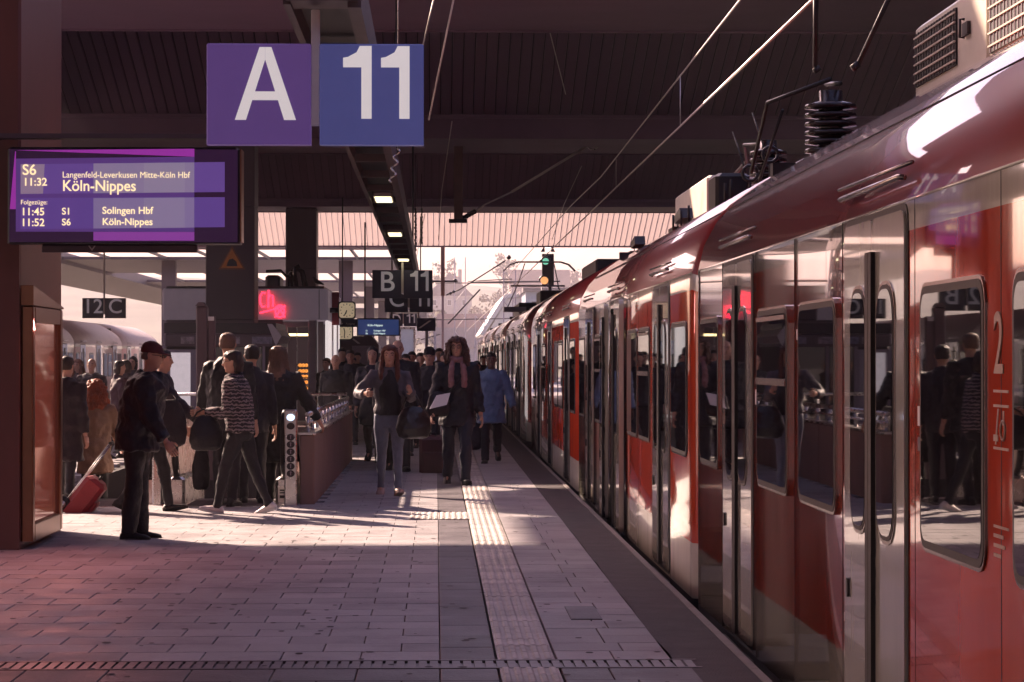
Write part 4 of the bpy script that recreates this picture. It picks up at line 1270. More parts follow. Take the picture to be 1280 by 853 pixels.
# plant on the roof
t = thing('ventilation_unit', 'dark pipes and ducts lying on the snack kiosk roof', 'ventilation', (kx(365), KY + 2, kz(360)))
g = MB(); zz = kz(361) + .06
g.bbox((kx(326), KY + 1.5, zz + .002), (kx(345), KY + 3, zz + .32), .06); g.build('duct_box', M['darksteel'], t)
g = MB(); g.tube([(kx(357), KY + 2, zz), (kx(358), KY + 2, zz + .38), (kx(364), KY + 2, zz + .5), (kx(372), KY + 2, zz + .42), (kx(376), KY + 2, zz + .05)], .07, 8); g.tube([(kx(326), KY + 1.8, zz + .42), (kx(345), KY + 1.8, zz + .44), (kx(352), KY + 1.8, zz + .3), (kx(358), KY + 1.8, zz + .3)], .04, 6)
g.tube([(kx(366), KY + 1.6, zz + .02), (kx(363), KY + 1.6, zz + .5), (kx(370), KY + 1.6, zz + .55)], .05, 8); g.build('pipe', M['insul'], t)
c = spot(397, 361, KY + .4)
t = thing('pigeon', 'dark pigeon perched on the kiosk roof above the neon sign', 'bird', (c.x, c.y, kz(361) + .06))
zz = kz(361) + .06
g = MB(); g.tube([(c.x + .16, c.y, zz + .05), (c.x + .06, c.y, zz + .09), (c.x - .02, c.y, zz + .12), (c.x - .07, c.y, zz + .17), (c.x - .08, c.y, zz + .215), (c.x - .10, c.y, zz + .225), (c.x - .135, c.y, zz + .215)], [.01, .035, .06, .04, .03, .028, .004], 8)
g.tube([(c.x - .01, c.y - .02, zz + .1), (c.x - .01, c.y - .02, zz)], .006, 4); g.tube([(c.x + .01, c.y + .02, zz + .1), (c.x + .01, c.y + .02, zz)], .006, 4)
g.build('body', M['darksteel'], t)

# ------------------------------------------------------------------ clocks, far display, far kiosk
def clock(px, py, w, y, label, hh_, mm_):
    c = spot(px, py, y)
    t = thing('clock', label, 'clock', c, group='platform clocks')
    s = w / F_PX * y / 2
    o = rrect(c.x - s, c.x + s, c.z - s, c.z + s, s * .35)
    g = MB(); g.prism([(a, y, b) for a, b in o][::-1], (0, .16, 0)); g.tube([(c.x - s * 2.2, y + .08, c.z), (c.x - s * .9, y + .08, c.z)], s * .3, 8); g.build('case', M['black'], t)
    o = rrect(c.x - s * .86, c.x + s * .86, c.z - s * .86, c.z + s * .86, s * .3)
    g = MB(); g.prism([(a, y - .004, b) for a, b in o], (0, -.003, 0)); f = g.build('dial', mat('dial_cream', (.72, .58, .42), .4, var=.04, emit=(.9, .70, .45), estr=.10), t)
    g = MB()
    for i in range(12):
        a = i * math.pi / 6
        for r0, r1 in ((.62, .76),):
            dx, dz = math.sin(a), math.cos(a)
            g.prism([(c.x + dx * s * r0 - dz * s * .04, y - .008, c.z + dz * s * r0 + dx * s * .04), (c.x + dx * s * r1 - dz * s * .04, y - .008, c.z + dz * s * r1 + dx * s * .04), (c.x + dx * s * r1 + dz * s * .04, y - .008, c.z + dz * s * r1 - dx * s * .04), (c.x + dx * s * r0 + dz * s * .04, y - .008, c.z + dz * s * r0 - dx * s * .04)], (0, -.002, 0))
    g.build('hour_mark', M['black'], f)
    for a, r in ((mm_ / 60 * 2 * math.pi, .68), ((hh_ + mm_ / 60) / 12 * 2 * math.pi, .45)):
        dx, dz = math.sin(a), math.cos(a)
        g = MB(); wv = s * .055
        g.prism([(c.x - dz * wv, y - .011, c.z + dx * wv), (c.x + dx * s * r - dz * wv, y - .011, c.z + dz * s * r + dx * wv), (c.x + dx * s * r + dz * wv, y - .011, c.z + dz * s * r - dx * wv), (c.x + dz * wv, y - .011, c.z - dx * wv)], (0, -.002, 0)); g.build('hand', M['black'], f)
clock(433.5, 388, 22, 61, 'square black-cased platform clock with a cream dial', 6, 34)
clock(431, 415, 21, 84, 'second clock partly hidden below the first square clock', 11, 31)
DY = 92.0
c0, c1 = spot(446, 420, DY), spot(500, 398, DY)
t = thing('departure_board', 'small blue departure display hanging far down the platform', 'display', (c0.x, DY, c0.z))
g = MB(); g.bbox((c0.x, DY, c0.z), (c1.x, DY + .25, c1.z), .02); g.build('casing', M['signdark'], t)
g = MB(); g.box((c0.x + .05, DY - .01, c0.z + .04), (c1.x - .05, DY - .001, c1.z - .05)); scr2 = g.build('screen', glow('screen_blue', (.04, .07, .22), .15), t)
for s, px, py, h_ in (('Köln-Nippes', 459.5, 408, 2.6), ('S1', 457, 414.5, 2), ('Solingen Hbf', 467, 414.5, 2), ('S6', 457, 418, 2), ('Köln-Nippes', 467, 418, 2)):
    a = spot(px, py, DY); text('lettering', s, h_ / F_PX * DY / .7, (a.x, DY - .012, a.z), glow('far_letters', (.75, .9, .8), .4), scr2)
g = MB(); g.tube([(c0.x + .3, DY + .1, c1.z), (c0.x + .3, DY + .1, 6.6)], .03, 6); g.tube([(c1.x - .3, DY + .1, c1.z), (c1.x - .3, DY + .1, 6.6)], .03, 6); g.build('hanger', M['darksteel'], t)
c0, c1 = spot(424, 409, 78), spot(447, 399, 78)
t = thing('direction_sign', 'small dark exit sign with a down arrow between the two clocks', 'sign', (c0.x, 78, c0.z))
g = MB(); g.bbox((c0.x, 78, c0.z), (c1.x, 78.1, c1.z), .01); bd = g.build('sign_board', M['signdark'], t)
a = spot(432, 406, 78); text('lettering', 'Ausgang', .085, (a.x, 77.995, a.z), M['offwhite'], bd)
a = spot(427, 404, 78); g = MB(); g.box((a.x - .01, 77.99, a.z - .03), (a.x + .01, 77.999, a.z + .08)); flat(g, [(a.x - .05, a.z), (a.x, a.z - .06), (a.x + .05, a.z)], 77.999); g.build('arrow', M['offwhite'], bd)
g = MB(); g.tube([(c0.x + .1, 78.05, c1.z), (c0.x + .1, 78.05, 6.6)], .02, 6); g.build('hanger', M['darksteel'], t)
c = spot(447, 428, 88)
t = thing('far_kiosk', 'small dark kiosk far down the platform behind the crowd', 'kiosk', (c.x, 88, 0))
g = MB(); g.prism([(c.x - .9, 88, 0), (c.x + .75, 88, 0), (c.x + .75, 88, c.z - .1), (c.x + .5, 88, c.z + .22), (c.x - .9, 88, c.z + .22)], (0, 2.5, 0)); g.build('body', M['pillar'], t)
g = MB(); g.box((c.x - .2, 87.98, 1.0), (c.x + .6, 87.999, 2.0)); g.build('window_pane', M['mauve'], t)
g = MB(); g.prism([(c.x - .45, 87.97, c.z + .3), (c.x - .35, 87.97, c.z + .3), (c.x + .1, 87.97, c.z - .05), (c.x, 87.97, c.z - .05)], (0, .05, 0)); g.build('handle_bar', M['offwhite'], t)
c0, c1 = spot(499, 470, 120), spot(519, 409, 120)
t = thing('glass_shelter', 'pale glass windbreak shelter standing far down the platform', 'shelter', (c0.x, 120, 0))
g = MB(); g.box((c0.x, 120, 0), (c0.x + .08, 120.1, c1.z)); g.box((c1.x - .08, 120, 0), (c1.x, 120.1, c1.z)); g.box((c0.x + .08, 120, c1.z - .1), (c1.x - .08, 120.1, c1.z)); g.build('frame', M['steel'], t)
g = MB(); g.box((c0.x + .08, 120.03, .1), (c1.x - .08, 120.06, c1.z - .1)); g.build('glass_pane', mat('milky_glass', (.6, .66, .66), .2, var=.05), t)

# ------------------------------------------------------------------ catenary, hangers and masts
def wires(name, label, runs, r, m, group=None):
    for pts in runs:
        g = MB(); g.tube(pts, r, 5, cap=True); o = g.build(name, m, label=label, cat='wire', group=group)
g = MB(); g.tube([(3.2, 4, 4.56), (3.2, 62, 4.56), (3.2, 110, 4.52), (3.2, 260, 4.5)], .014, 5)
g.build('contact_wire', M['wire'], label='bright contact wire running low above the red train roof', cat='wire')
g = MB(); g.tube([(3.2, 4, 5.48), (3.2, 25, 5.30), (3.2, 48, 5.05), (3.2, 58, 5.15), (3.2, 110, 5.2)], .012, 5)
g.build('carrier_wire', M['wire'], label='upper carrier wire strung above the contact wire', cat='wire')
for i, (yy, zz) in enumerate(((32.4, 5.24), (44, 5.1))):
    g = MB(); g.tube([(3.2, yy, 4.57), (3.2, yy, zz)], .006, 4)
    g.build('dropper_wire', M['wire'], label=('nearer thin vertical dropper joining the two overhead wires', 'farther thin vertical dropper joining the two overhead wires')[i], cat='wire')
thin = [([spot(675, -8, 40), spot(707, 118, 46)], 'thin slack cable hanging from the first cross beam'),
        ([spot(568, -6, 24), spot(536, 150, 26)], 'long thin cable slanting down beside the A 11 sign'),
        ([spot(543, -4, 30), spot(528, 60, 31)], 'short thin cable behind the top of the A 11 sign'),
        ([spot(565, 152, 50), spot(552, 240, 54), spot(548, 300, 56)], 'thin cable hanging just left of the brown hanger post'),
        ([spot(727, 208, 60), spot(705, 256, 70), spot(690, 300, 80)], 'thin cable falling towards the far signal lamp'),
        ([spot(531, 268, 70), spot(517, 340, 80)], 'thin cable falling beside the lamp trough end')]
for pts, lb in thin:
    wires('cable', lb, [pts], .010, M['wire'])
# support arm on the brown hanger post
t = thing('catenary_hanger', 'brown hanger post dropping from the roof beam with a cantilever arm', 'catenary support', spot(573, 150, 57))
g = MB(); a, b = spot(573, 150, 57), spot(573, 276, 57); g.bbox((a.x - .10, 56.9, b.z), (a.x + .10, 57.1, 6.405), .01); g.build('post', mat('rust_brown', (.16, .075, .055), .6, var=.15, scale=3), t)
g = MB(); g.box((b.x - .22, 56.85, b.z - .05), (b.x + .2, 57.15, b.z + .03)); g.build('bracket', M['darksteel'], t)
g = MB(); p0, p1, p2 = spot(585, 272, 57), spot(640, 240, 57), spot(742, 178, 57)
g.tube([p0, spot(606, 256, 57), p1], .022, 6); g.tube([p1, p2], .035, 6); g.build('arm', M['wire'], t)
g = MB()
for i in range(6): 
    p = spot(577 + i * 3.2, 274 - i * 1.8, 57); g.ball(p, .06, 8)
g.build('insulator', M['insul'], t)
g = MB()
for px, py in ((741, 182), (751, 166)):
    p = spot(px, py, 57); g.tube([(p.x + .12 * math.cos(q_), 57, p.z + .10 * math.sin(q_)) for q_ in [i * math.pi / 6 for i in range(13)]], .015, 5)
g.build('ring', M['steel'], t)
g = MB(); p = spot(497, 186, 26)
pts = []
for i in range(22): pts.append((p.x + .03 * math.sin(i * .9) - i * .003, 26 + .02 * math.cos(i * 1.7), p.z - i * .017))
g.tube(pts, .010, 5); g.tube([(p.x, 26, p.z), (p.x + .01, 26, 6.9)], .006, 4)
g.build('hanging_chain', M['steel'], label='bright chain dangling beside the lamp trough under A 11', cat='chain')
for i, (px, y0_) in enumerate(((527, 72), (519, 60))):
    g = MB(); a = spot(px, 262, y0_)
    for j in range(14):
        g.ball((a.x + .012 * (j % 2), y0_, a.z - j * .075), (.03, .03, .045), 6)
    g.tube([(a.x, y0_, a.z), (a.x, y0_, 6.9)], .006, 4)
    g.build('insulator_chain', M['insul'], label=('dark bead chain hanging below the third beam', 'second dark bead chain closer to the lamp trough')[i], cat='chain')
# vertical rods over the near roof gear
for i, (a_, b_) in enumerate((((1020, -8), (1019, 84)), ((1113, -6), (1073, 80)))):
    g = MB(); g.tube([spot(*a_, 20), spot(*b_, 20.5)], .022, 6); g.tube([spot(b_[0], b_[1], 20.5), spot(b_[0] + (4, -8)[i], b_[1] + 6, 20.5)], .035, 6)
    g.build('overhead_rod', M['darksteel'], label=('upright dark rod above the roof insulators', 'slanting dark rod above the roof insulators')[i], cat='rod')

# signal
SGY = 110.0
c = spot(684.5, 338, SGY)
t = thing('rail_signal', 'black railway signal head with green and amber lights above the train', 'signal', (c.x, SGY, -.9))
def sg(px, py): return spot(px, py, SGY)
g = MB(); a, b = sg(677.5, 358), sg(692.5, 317.5); g.bbox((a.x, SGY, a.z), (b.x, SGY + .2, b.z), .02); hd = g.build('signal_head', M['black'], t)
for px, py, r, col, st, nm in ((682, 327, .15, (.25, .85, .55), .16, 'green_lamp'), (680.5, 351, .17, (.9, .42, .16), .3, 'amber_lamp')):
    p = sg(px, py)
    g = MB(); g.prism([(p.x + r * math.cos(q_), SGY - .01, p.z + r * math.sin(q_)) for q_ in [i * math.pi / 7 for i in range(14)]], (0, -.03, 0)); g.build(nm, glow(nm, col, st), hd)
    g = MB(); g.tube([(p.x + (r + .05) * math.cos(q_), SGY - .03, p.z + (r + .05) * math.sin(q_)) for q_ in [i * math.pi / 10 for i in range(11)]], .04, 6); g.build('lamp_hood', M['black'], hd)
p = sg(685, 311)
g = MB(); g.ball((p.x, SGY, p.z), .13, 10); g.build('white_lamp', glow('white_lamp', (1, .92, .75), 1.2), t)
g = MB()
for s in (-1, 1): g.prism([(p.x + s * .16, SGY, p.z + .15), (p.x + s * .32, SGY, p.z - .14), (p.x + s * .14, SGY, p.z - .14)][::s], (0, .2, 0))
g.build('lamp_shade', M['darksteel'], t)
g = MB(); a, b = sg(684.5, 318), sg(684.5, 500); g.tube([(b.x + .1, SGY + .15, -1), (a.x + .1, SGY + .15, a.z)], .09, 8); g.build('mast', M['darksteel'], t)
g = MB(); a, b = sg(677, 385), sg(683, 355)
for s in (0, .28): g.tube([(a.x + s - .1, SGY - .2, -1), (a.x + s, SGY - .1, b.z)], .02, 5)
for i in range(12): g.tube([(a.x - .02, SGY - .13, b.z - .1 - i * .17), (a.x + .28, SGY - .13, b.z - .1 - i * .17)], .014, 5)
g.build('ladder', M['offwhite'], t)
# masts beyond the hall
def lattice(px, ptop, y, w, label, arms=()):
    p = spot(px, ptop, y)
    t = thing('catenary_mast', label, 'mast', (p.x, y, -1), group='catenary masts beyond the hall')
    g = MB()
    for s in (-1, 1): g.box((p.x + s * w / 2 - .04, y - .04, -1), (p.x + s * w / 2 + .04, y + .04, p.z))
    z = -1
    k_ = 1
    while z < p.z - w:
        g.tube([(p.x - k_ * w / 2, y, z), (p.x + k_ * w / 2, y, z + w * 1.3)], .025, 4); z += w * 1.3; k_ = -k_
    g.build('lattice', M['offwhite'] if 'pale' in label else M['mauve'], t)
    for (a, b, r) in arms:
        g = MB(); g.tube([spot(*a, y), spot(*b, y)], r, 5); g.build('arm', M['darksteel'], t)
lattice(637, 337, 190, .9, 'grey lattice mast beside the white shed', [((590, 353), (700, 352), .07), ((585, 352), (640, 349), .04)])
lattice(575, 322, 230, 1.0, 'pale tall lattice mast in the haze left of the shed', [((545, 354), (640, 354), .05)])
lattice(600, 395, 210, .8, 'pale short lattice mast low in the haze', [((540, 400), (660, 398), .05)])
lattice(646, 360, 240, .8, 'grey short lattice mast over the train roofs')
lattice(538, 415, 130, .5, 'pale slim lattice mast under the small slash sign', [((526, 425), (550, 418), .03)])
c = spot(553.5, 300, 112)
t = thing('catenary_mast', 'brown slim mast just beyond the roof edge with long diagonal arms', 'mast', (c.x, 112, 0), group='catenary masts beyond the hall')
zb_, zm_ = spot(553.5, 370, 112).z, spot(553.5, 414, 112).z
g = MB(); g.box((c.x - .09, 111.9, zb_), (c.x + .09, 112.1, c.z + .6)); g.build('upper_mast', bpy.data.materials['rust_brown'], t)
g = MB(); g.box((c.x - .05, 111.95, 0), (c.x + .05, 112.05, zb_)); g.build('lower_mast', M['mauve'], t)
g = MB(); g.tube([spot(558, 369, 112), spot(575, 362, 112), spot(632, 326, 112)], .03, 5); g.tube([spot(560, 405, 112), spot(600, 362, 112)], .035, 5); g.tube([spot(540, 352, 112), spot(572, 352, 112)], .05, 5); g.build('arm', M['darksteel'], t)
g = MB(); g.ball(spot(636, 322, 112), .11, 8); g.ball(spot(563, 367, 112), .07, 8); g.ball(spot(567, 365, 112), .07, 8); g.ball(spot(569, 351, 112), .09, 8); g.build('insulator', M['insul'], t)

# haze: the air between the hall and the town
g = MB(); g.box((-430, -250, -2.2), (520, 1090, 46))
hm = bpy.data.materials.new('haze_air'); hm.use_nodes = True
hn = hm.node_tree; hn.nodes.clear()
ho = hn.nodes.new('ShaderNodeOutputMaterial'); hv = hn.nodes.new('ShaderNodeVolumePrincipled')
hv.inputs['Color'].default_value = (0.90, 0.82, 0.85, 1); hv.inputs['Density'].default_value = 0.0006; hv.inputs['Anisotropy'].default_value = 0.0
hn.links.new(hv.outputs[0], ho.inputs['Volume'])
g.build('haze', hm, kind='stuff')
# ================================================================== PEOPLE
PENDING = []          # meshes whose surface is fused at the end: (object, hands to append)
_tex = {}
def tex(kind, size):
    k = (kind, round(size, 3))
    if k not in _tex:
        t = bpy.data.textures.new('fold', 'CLOUDS')
        t.noise_scale = size
        t.noise_depth = 2
        _tex[k] = t
    return _tex[k]
def fuse(o, voxel, disp=0.0, size=.12, smooth=2):
    m = o.modifiers.new('fuse', 'REMESH'); m.mode = 'VOXEL'; m.voxel_size = voxel; m.use_smooth_shade = True
    m = o.modifiers.new('soft', 'SMOOTH'); m.iterations = smooth; m.factor = .5
    if disp:
        m = o.modifiers.new('fold', 'DISPLACE'); m.texture = tex('c', size); m.strength = disp; m.mid_level = .5
        m.texture_coords = 'GLOBAL'
        m = o.modifiers.new('soft2', 'SMOOTH'); m.iterations = 1; m.factor = .5
def finish_people():
    dg = bpy.context.evaluated_depsgraph_get()
    done = []
    for o, extra in PENDING:
        me = bpy.data.meshes.new_from_object(o.evaluated_get(dg))
        done.append((o, me, extra))
    for o, me, extra in done:
        old = o.data
        o.modifiers.clear()
        if extra is not None and extra.v:
            bm = bmesh.new(); bm.from_mesh(me)
            vs = [bm.verts.new(p) for p in extra.v]
            for f in extra.f:
                fc = bm.faces.new([vs[i] for i in f]); fc.smooth = True
            bm.to_mesh(me); bm.free()
        for p in me.polygons: p.use_smooth = True
        me.materials.clear()
        for m in old.materials: me.materials.append(m)
        o.data = me
        me.name = o.name
def lerp(a, b, t): return a + (b - a) * t
def ypr(v, yaw, pitch, roll, c):
    return Matrix.Translation(c) @ Matrix.Rotation(yaw, 4, 'Z') @ Matrix.Rotation(pitch, 4, 'X') @ Matrix.Rotation(roll, 4, 'Y') @ Matrix.Translation(-c) @ v

def person(label, px, y, h, face, z0=0.0, w=1.0, legs=((8, 6), (-10, 14)), arms=((6, 8, 12, 0), (-6, 8, 12, 0)), lean=2, head=(0, 0), top=(.015, .012, .016), topm=None, hem=.44, puff=1.0,
           bottom=(.014, .012, .018), loose=1.0, shoes=(.02, .016, .016), hair='short', hcol=(.03, .018, .014), skin='skin', detail=2, x=None, skirt=False, scarf=None, collar=True, glasses=False, open_front=None, sleeve_bare=0, stripes=None):
    """face: heading in degrees, 0 = away from the camera, 180 = towards it, 90 = to the left, -90 = to the right.
    legs/arms: (left, right); leg (swing, knee), arm (forward, outward, elbow, inward)"""
    X = spot(px, 450, y).x if x is None else x
    T = thing('person', label, 'person', (X, y, z0), R(face), group='people on the platform')
    vox = {2: .0125, 1: .017, 0: .024}[detail]
    k = h / 1.72
    # ---- joints in the figure's own frame (X right, Y forward, Z up)
    hz = .525 * h
    J = {}
    foot_low = 9
    for s, (sw, kn) in zip((-1, 1), legs):
        hp = Vector((s * .088 * k * w ** .5, 0, hz - .02 * h))
        a = R(sw); kk = hp + Vector((0, math.sin(a), -math.cos(a))) * (.238 * h)
        b = R(sw - kn); an = kk + Vector((0, math.sin(b), -math.cos(b))) * (.235 * h)
        pitch = R(max(-50, min(25, (sw - kn) * .9 + 4)) if kn > 25 or sw < -8 else (12 if sw > 12 else 0))
        J[s] = (hp, kk, an, pitch)
        foot_low = min(foot_low, an.z - .042 * h - (abs(math.sin(pitch)) * .09 if pitch < 0 else 0))
    dz = -foot_low
    for s in (-1, 1):
        hp, kk, an, p_ = J[s]
        J[s] = (hp + Vector((0, 0, dz)), kk + Vector((0, 0, dz)), an + Vector((0, 0, dz)), p_)
    hz += dz
    ln = R(lean)
    def sp(f):                      # point of the spine at height fraction f of h
        d = f * h + dz - hz
        return Vector((0, math.sin(ln) * max(0, d) * 1.0 , hz + d * (math.cos(ln) if d > 0 else 1)))
    A = {}
    shw = .172 * k * w ** .6
    for s, (fw, ab, el, inn) in zip((-1, 1), arms):
        sh = sp(.800) + Vector((s * shw, 0, 0))
        f, a = R(fw), R(ab)
        d1 = Vector((s * math.sin(a), math.sin(f) * math.cos(a), -math.cos(f) * math.cos(a)))
        eb = sh + d1 * (.178 * h)
        d2 = Matrix.Rotation(R(el), 3, 'X') @ d1
        d2 = Matrix.Rotation(s * R(inn), 3, 'Z') @ d2
        wr = eb + d2 * (.150 * h)
        A[s] = (sh, eb, wr, d2)
    neck = sp(.845); hc = sp(.862) + Vector((0, math.sin(ln) * .02, 0))
    hy, hpch = R(head[0]), R(head[1])
    HT = .130 * h if h > 1.5 else .135 * h
    chin_z = sp(.87).z
    base = Vector((0, sp(.86).y + .012, chin_z))
    HM = Matrix.Translation(Vector((0, sp(.855).y, sp(.855).z))) @ Matrix.Rotation(hy, 4, 'Z') @ Matrix.Rotation(hpch, 4, 'X') @ Matrix.Translation(-Vector((0, sp(.855).y, sp(.855).z)))
    def hpnt(x_, y_, t): return HM @ (base + Vector((x_ * k, y_ * k, t * HT)))
    def hring(q, rows, n=18):
        vs, fs = [], []
        for (t, rx, ry, yo) in rows:
            for i in range(n):
                a = 2 * math.pi * i / n
                vs.append(hpnt(rx * math.cos(a), yo + ry * math.sin(a), t))
        for r_ in range(len(rows) - 1):
            for i in range(n):
                j = (i + 1) % n
                fs.append((r_ * n + i, r_ * n + j, (r_ + 1) * n + j, (r_ + 1) * n + i))
        fs.append(tuple(range(n - 1, -1, -1))); fs.append(tuple(range((len(rows) - 1) * n, len(rows) * n)))
        q.add(vs, fs, 0, True)
    # ---- body
    b = MB()
    tors = [(.455, .13, .095), (.50, .158, .11), (.54, .160, .112), (.61, .138, .10), (.69, .150, .112), (.75, .160, .112), (.79, .150, .095), (.815, .115, .078), (.835, .07, .06)]
    b.rings([(sp(f), rx * k * w, ry * k * w) for f, rx, ry in tors], 16)
    b.tube([sp(.81), sp(.85), sp(.86) + Vector((0, .01, .0)), base + Vector((0, .0, HT * .3))], [.062 * k, .054 * k, .053 * k, .05 * k], 12)
    hring(b, [(-.005, .026, .026, .052), (.05, .042, .045, .036), (.14, .054, .062, .020), (.28, .063, .078, .010), (.42, .069, .088, .004), (.55, .072, .092, 0), (.70, .073, .093, -.004), (.84, .062, .080, -.008), (.94, .042, .055, -.01), (1.0, .015, .02, -.012)])
    b.tube([hpnt(0, .086, .56), hpnt(0, .100, .44), hpnt(0, .106, .36), hpnt(0, .088, .31)], [.008 * k, .011 * k, .015 * k, .010 * k], 8)
    for s in (-1, 1):
        b.tube([hpnt(s * .070, -.012, .33), hpnt(s * .078, -.014, .42), hpnt(s * .079, -.02, .52), hpnt(s * .072, -.012, .56)], [.008, .013, .016, .008], 6)
        b.tube([hpnt(s * .014, .087, .55), hpnt(s * .035, .080, .57), hpnt(s * .055, .06, .55)], [.009, .010, .008], 6)
        hp, kk, an, p_ = J[s]
        b.tube([hp + Vector((0, 0, .04)), lerp(hp, kk, .35), lerp(hp, kk, .8), kk, lerp(kk, an, .3), lerp(kk, an, .8), an], [.078 * k * w, .066 * k * w, .044 * k, .041 * k, .042 * k, .032 * k, .034 * k], 12)
        fd = Vector((s * .12, math.cos(p_), math.sin(p_)))
        b.tube([an + Vector((0, -.02, -.02)), an + Vector((0, 0, -.032)) + fd * .06, an + Vector((0, 0, -.045)) + fd * .11], [.030, .022, .014], 8)
        sh, eb, wr, d2 = A[s]
        b.tube([sp(.795) + Vector((s * shw * .6, 0, 0)), sh, lerp(sh, eb, .5), eb, lerp(eb, wr, .35), wr, wr + d2 * .02], [.05 * k, .052 * k, .044 * k, .038 * k, .039 * k, .027 * k, .026 * k], 12)
    body = b.build('body', M[skin], loc=(0, 0, 0)); body.parent = T; MW[body.name] = MW[T.name]
    fuse(body, max(.0095, vox * .8), smooth=2)
    # ---- hands: palm, four unequal curled fingers and a thumb
    hd = MB()
    for s in (-1, 1):
        sh, eb, wr, d2 = A[s]
        d = (d2 + Vector((0, .12, -.08))).normalized()
        side = Vector((s, 0, 0))
        inw = (-side - d * (-side).dot(d)).normalized()          # towards the body: palm side
        acr = d.cross(inw).normalized()
        if acr.y < 0: acr = -acr                                  # towards the thumb (front)
        hs = k * 1.0
        p0 = wr + d * .015
        hd.tube([wr - d * .01, p0 + d * .015 * hs, p0 + d * .05 * hs, p0 + d * .085 * hs], [(.027 * hs, .02 * hs), (.034 * hs, .02 * hs), (.041 * hs, .017 * hs), (.039 * hs, .013 * hs)], 10) if False else None
        q0 = len(hd.v)
        ringc = [(0, .026, .020), (.03, .034, .019), (.06, .041, .016), (.088, .040, .012)]
        vs, fs = [], []
        n = 10
        for (t_, ra, ri) in ringc:
            for i in range(n):
                a = 2 * math.pi * i / n
                vs.append(p0 + d * (t_ * hs) + acr * (math.cos(a) * ra * hs) + inw * (math.sin(a) * ri * hs))
        for r_ in range(3):
            for i in range(n):
                j = (i + 1) % n; fs.append((r_ * n + i, r_ * n + j, (r_ + 1) * n + j, (r_ + 1) * n + i))
        fs.append(tuple(range(n - 1, -1, -1))); fs.append(tuple(range(3 * n, 4 * n)))
        hd.add(vs, fs, 0, True)
        for fi, (off, ln_) in enumerate(((.029, .070), (.010, .080), (-.010, .074), (-.028, .058))):
            a0 = p0 + d * .084 * hs + acr * off * hs
            c1 = (d * .8 + inw * .55).normalized(); c2 = (d * .25 + inw * .95).normalized(); c3 = (-d * .3 + inw * .9).normalized()
            e1 = a0 + (d * .95 + inw * .25).normalized() * ln_ * .45 * hs; e2 = e1 + c1 * ln_ * .32 * hs; e3 = e2 + c2 * ln_ * .28 * hs
            hd.tube([a0 - d * .01, e1, e2, e3], [.0095 * hs, .009 * hs, .008 * hs, .006 * hs], 6)
        t0 = p0 + d * .025 * hs + acr * .03 * hs
        t1 = t0 + (d * .6 + acr * .6 + inw * .3).normalized() * .038 * hs
        t2 = t1 + (d * .8 + acr * .05 + inw * .55).normalized() * .032 * hs
        hd.tube([t0, t1, t2], [.013 * hs, .011 * hs, .008 * hs], 6)
    PENDING.append((body, hd))
    def piece(q, name, m, disp=0, size=.12, v=None, sm=2):
        o = q.build(name, m, loc=(0, 0, 0)); o.parent = T; MW[o.name] = MW[T.name]
        fuse(o, v or vox, disp, size, sm)
        PENDING.append((o, None))
        return o
    def solid(q, name, m):
        o = q.build(name, m, loc=(0, 0, 0)); o.parent = T; MW[o.name] = MW[T.name]
        return o
    # ---- trousers
    q = MB()
    if not skirt:
        q.rings([(sp(f), rx * k * w, ry * k * w) for f, rx, ry in ((.45, .125, .10), (.49, .165, .118), (.54, .172, .122), (.60, .150, .112), (.62, .148, .110))], 16)
        for s in (-1, 1):
            hp, kk, an, p_ = J[s]
            lo = loose
            q.tube([hp + Vector((0, 0, .05)), lerp(hp, kk, .35), lerp(hp, kk, .8), kk, lerp(kk, an, .35), lerp(kk, an, .75), lerp(kk, an, 1.07)], [.096 * k * w, .090 * k * w, .070 * k * (1 + .25 * (lo - 1)), .066 * k * (1 + .4 * (lo - 1)), .064 * k * (1 + .7 * (lo - 1)), .052 * k * lo, .052 * k * lo], 14)
    else:
        q.rings([(sp(f), rx * k * w, ry * k * w) for f, rx, ry in ((.30, .20, .17), (.40, .195, .155), (.50, .178, .13), (.60, .15, .11))], 16)
    piece(q, 'skirt' if skirt else 'trousers', fabric(bottom), .030 * min(1, loose) ** 2, .10)
    # ---- coat or jacket with sleeves
    q = MB()
    pf = .020 * puff
    rows = [(f, rx, ry) for f, rx, ry in ((.50, .166, .122), (.54, .170, .124), (.61, .156, .120), (.69, .166, .130), (.75, .176, .128), (.79, .160, .108), (.815, .122, .088), (.838, .078, .070), (.848, .066, .062))]
    low = []
    f = hem
    while f < .50:
        t_ = (.50 - f) / .3
        low.append((f, .166 + .05 * t_, .122 + .045 * t_)); f += .035
    q.rings([(sp(f), (rx + pf) * k * w, (ry + pf) * k * w) for f, rx, ry in low + [r for r in rows if r[0] >= hem]], 20)
    for s in (-1, 1):
        sh, eb, wr, d2 = A[s]
        q.tube([sp(.795) + Vector((s * shw * .55, 0, 0)), sh + Vector((s * .004, 0, -.004)), lerp(sh, eb, .5), eb, lerp(eb, wr, .4), lerp(eb, wr, .93)], [(.062 + pf * .6) * k, (.066 + pf * .6) * k * w ** .5, (.058 + pf * .7) * k, (.053 + pf * .7) * k, (.050 + pf * .6) * k, (.042 + pf * .4) * k], 14)
    if collar:
        c0_ = sp(.838); ring = []
        for i in range(17):
            a = 2 * math.pi * i / 16
            ring.append(c0_ + Vector((math.cos(a) * .075 * k, math.sin(a) * .070 * k, .012 - .015 * math.sin(a))))
        q.tube(ring, .022 * k, 8, cap=False)
    coat = piece(q, 'coat' if hem < .45 else 'jacket', topm or fabric(top), .048 * puff ** .3, .10)
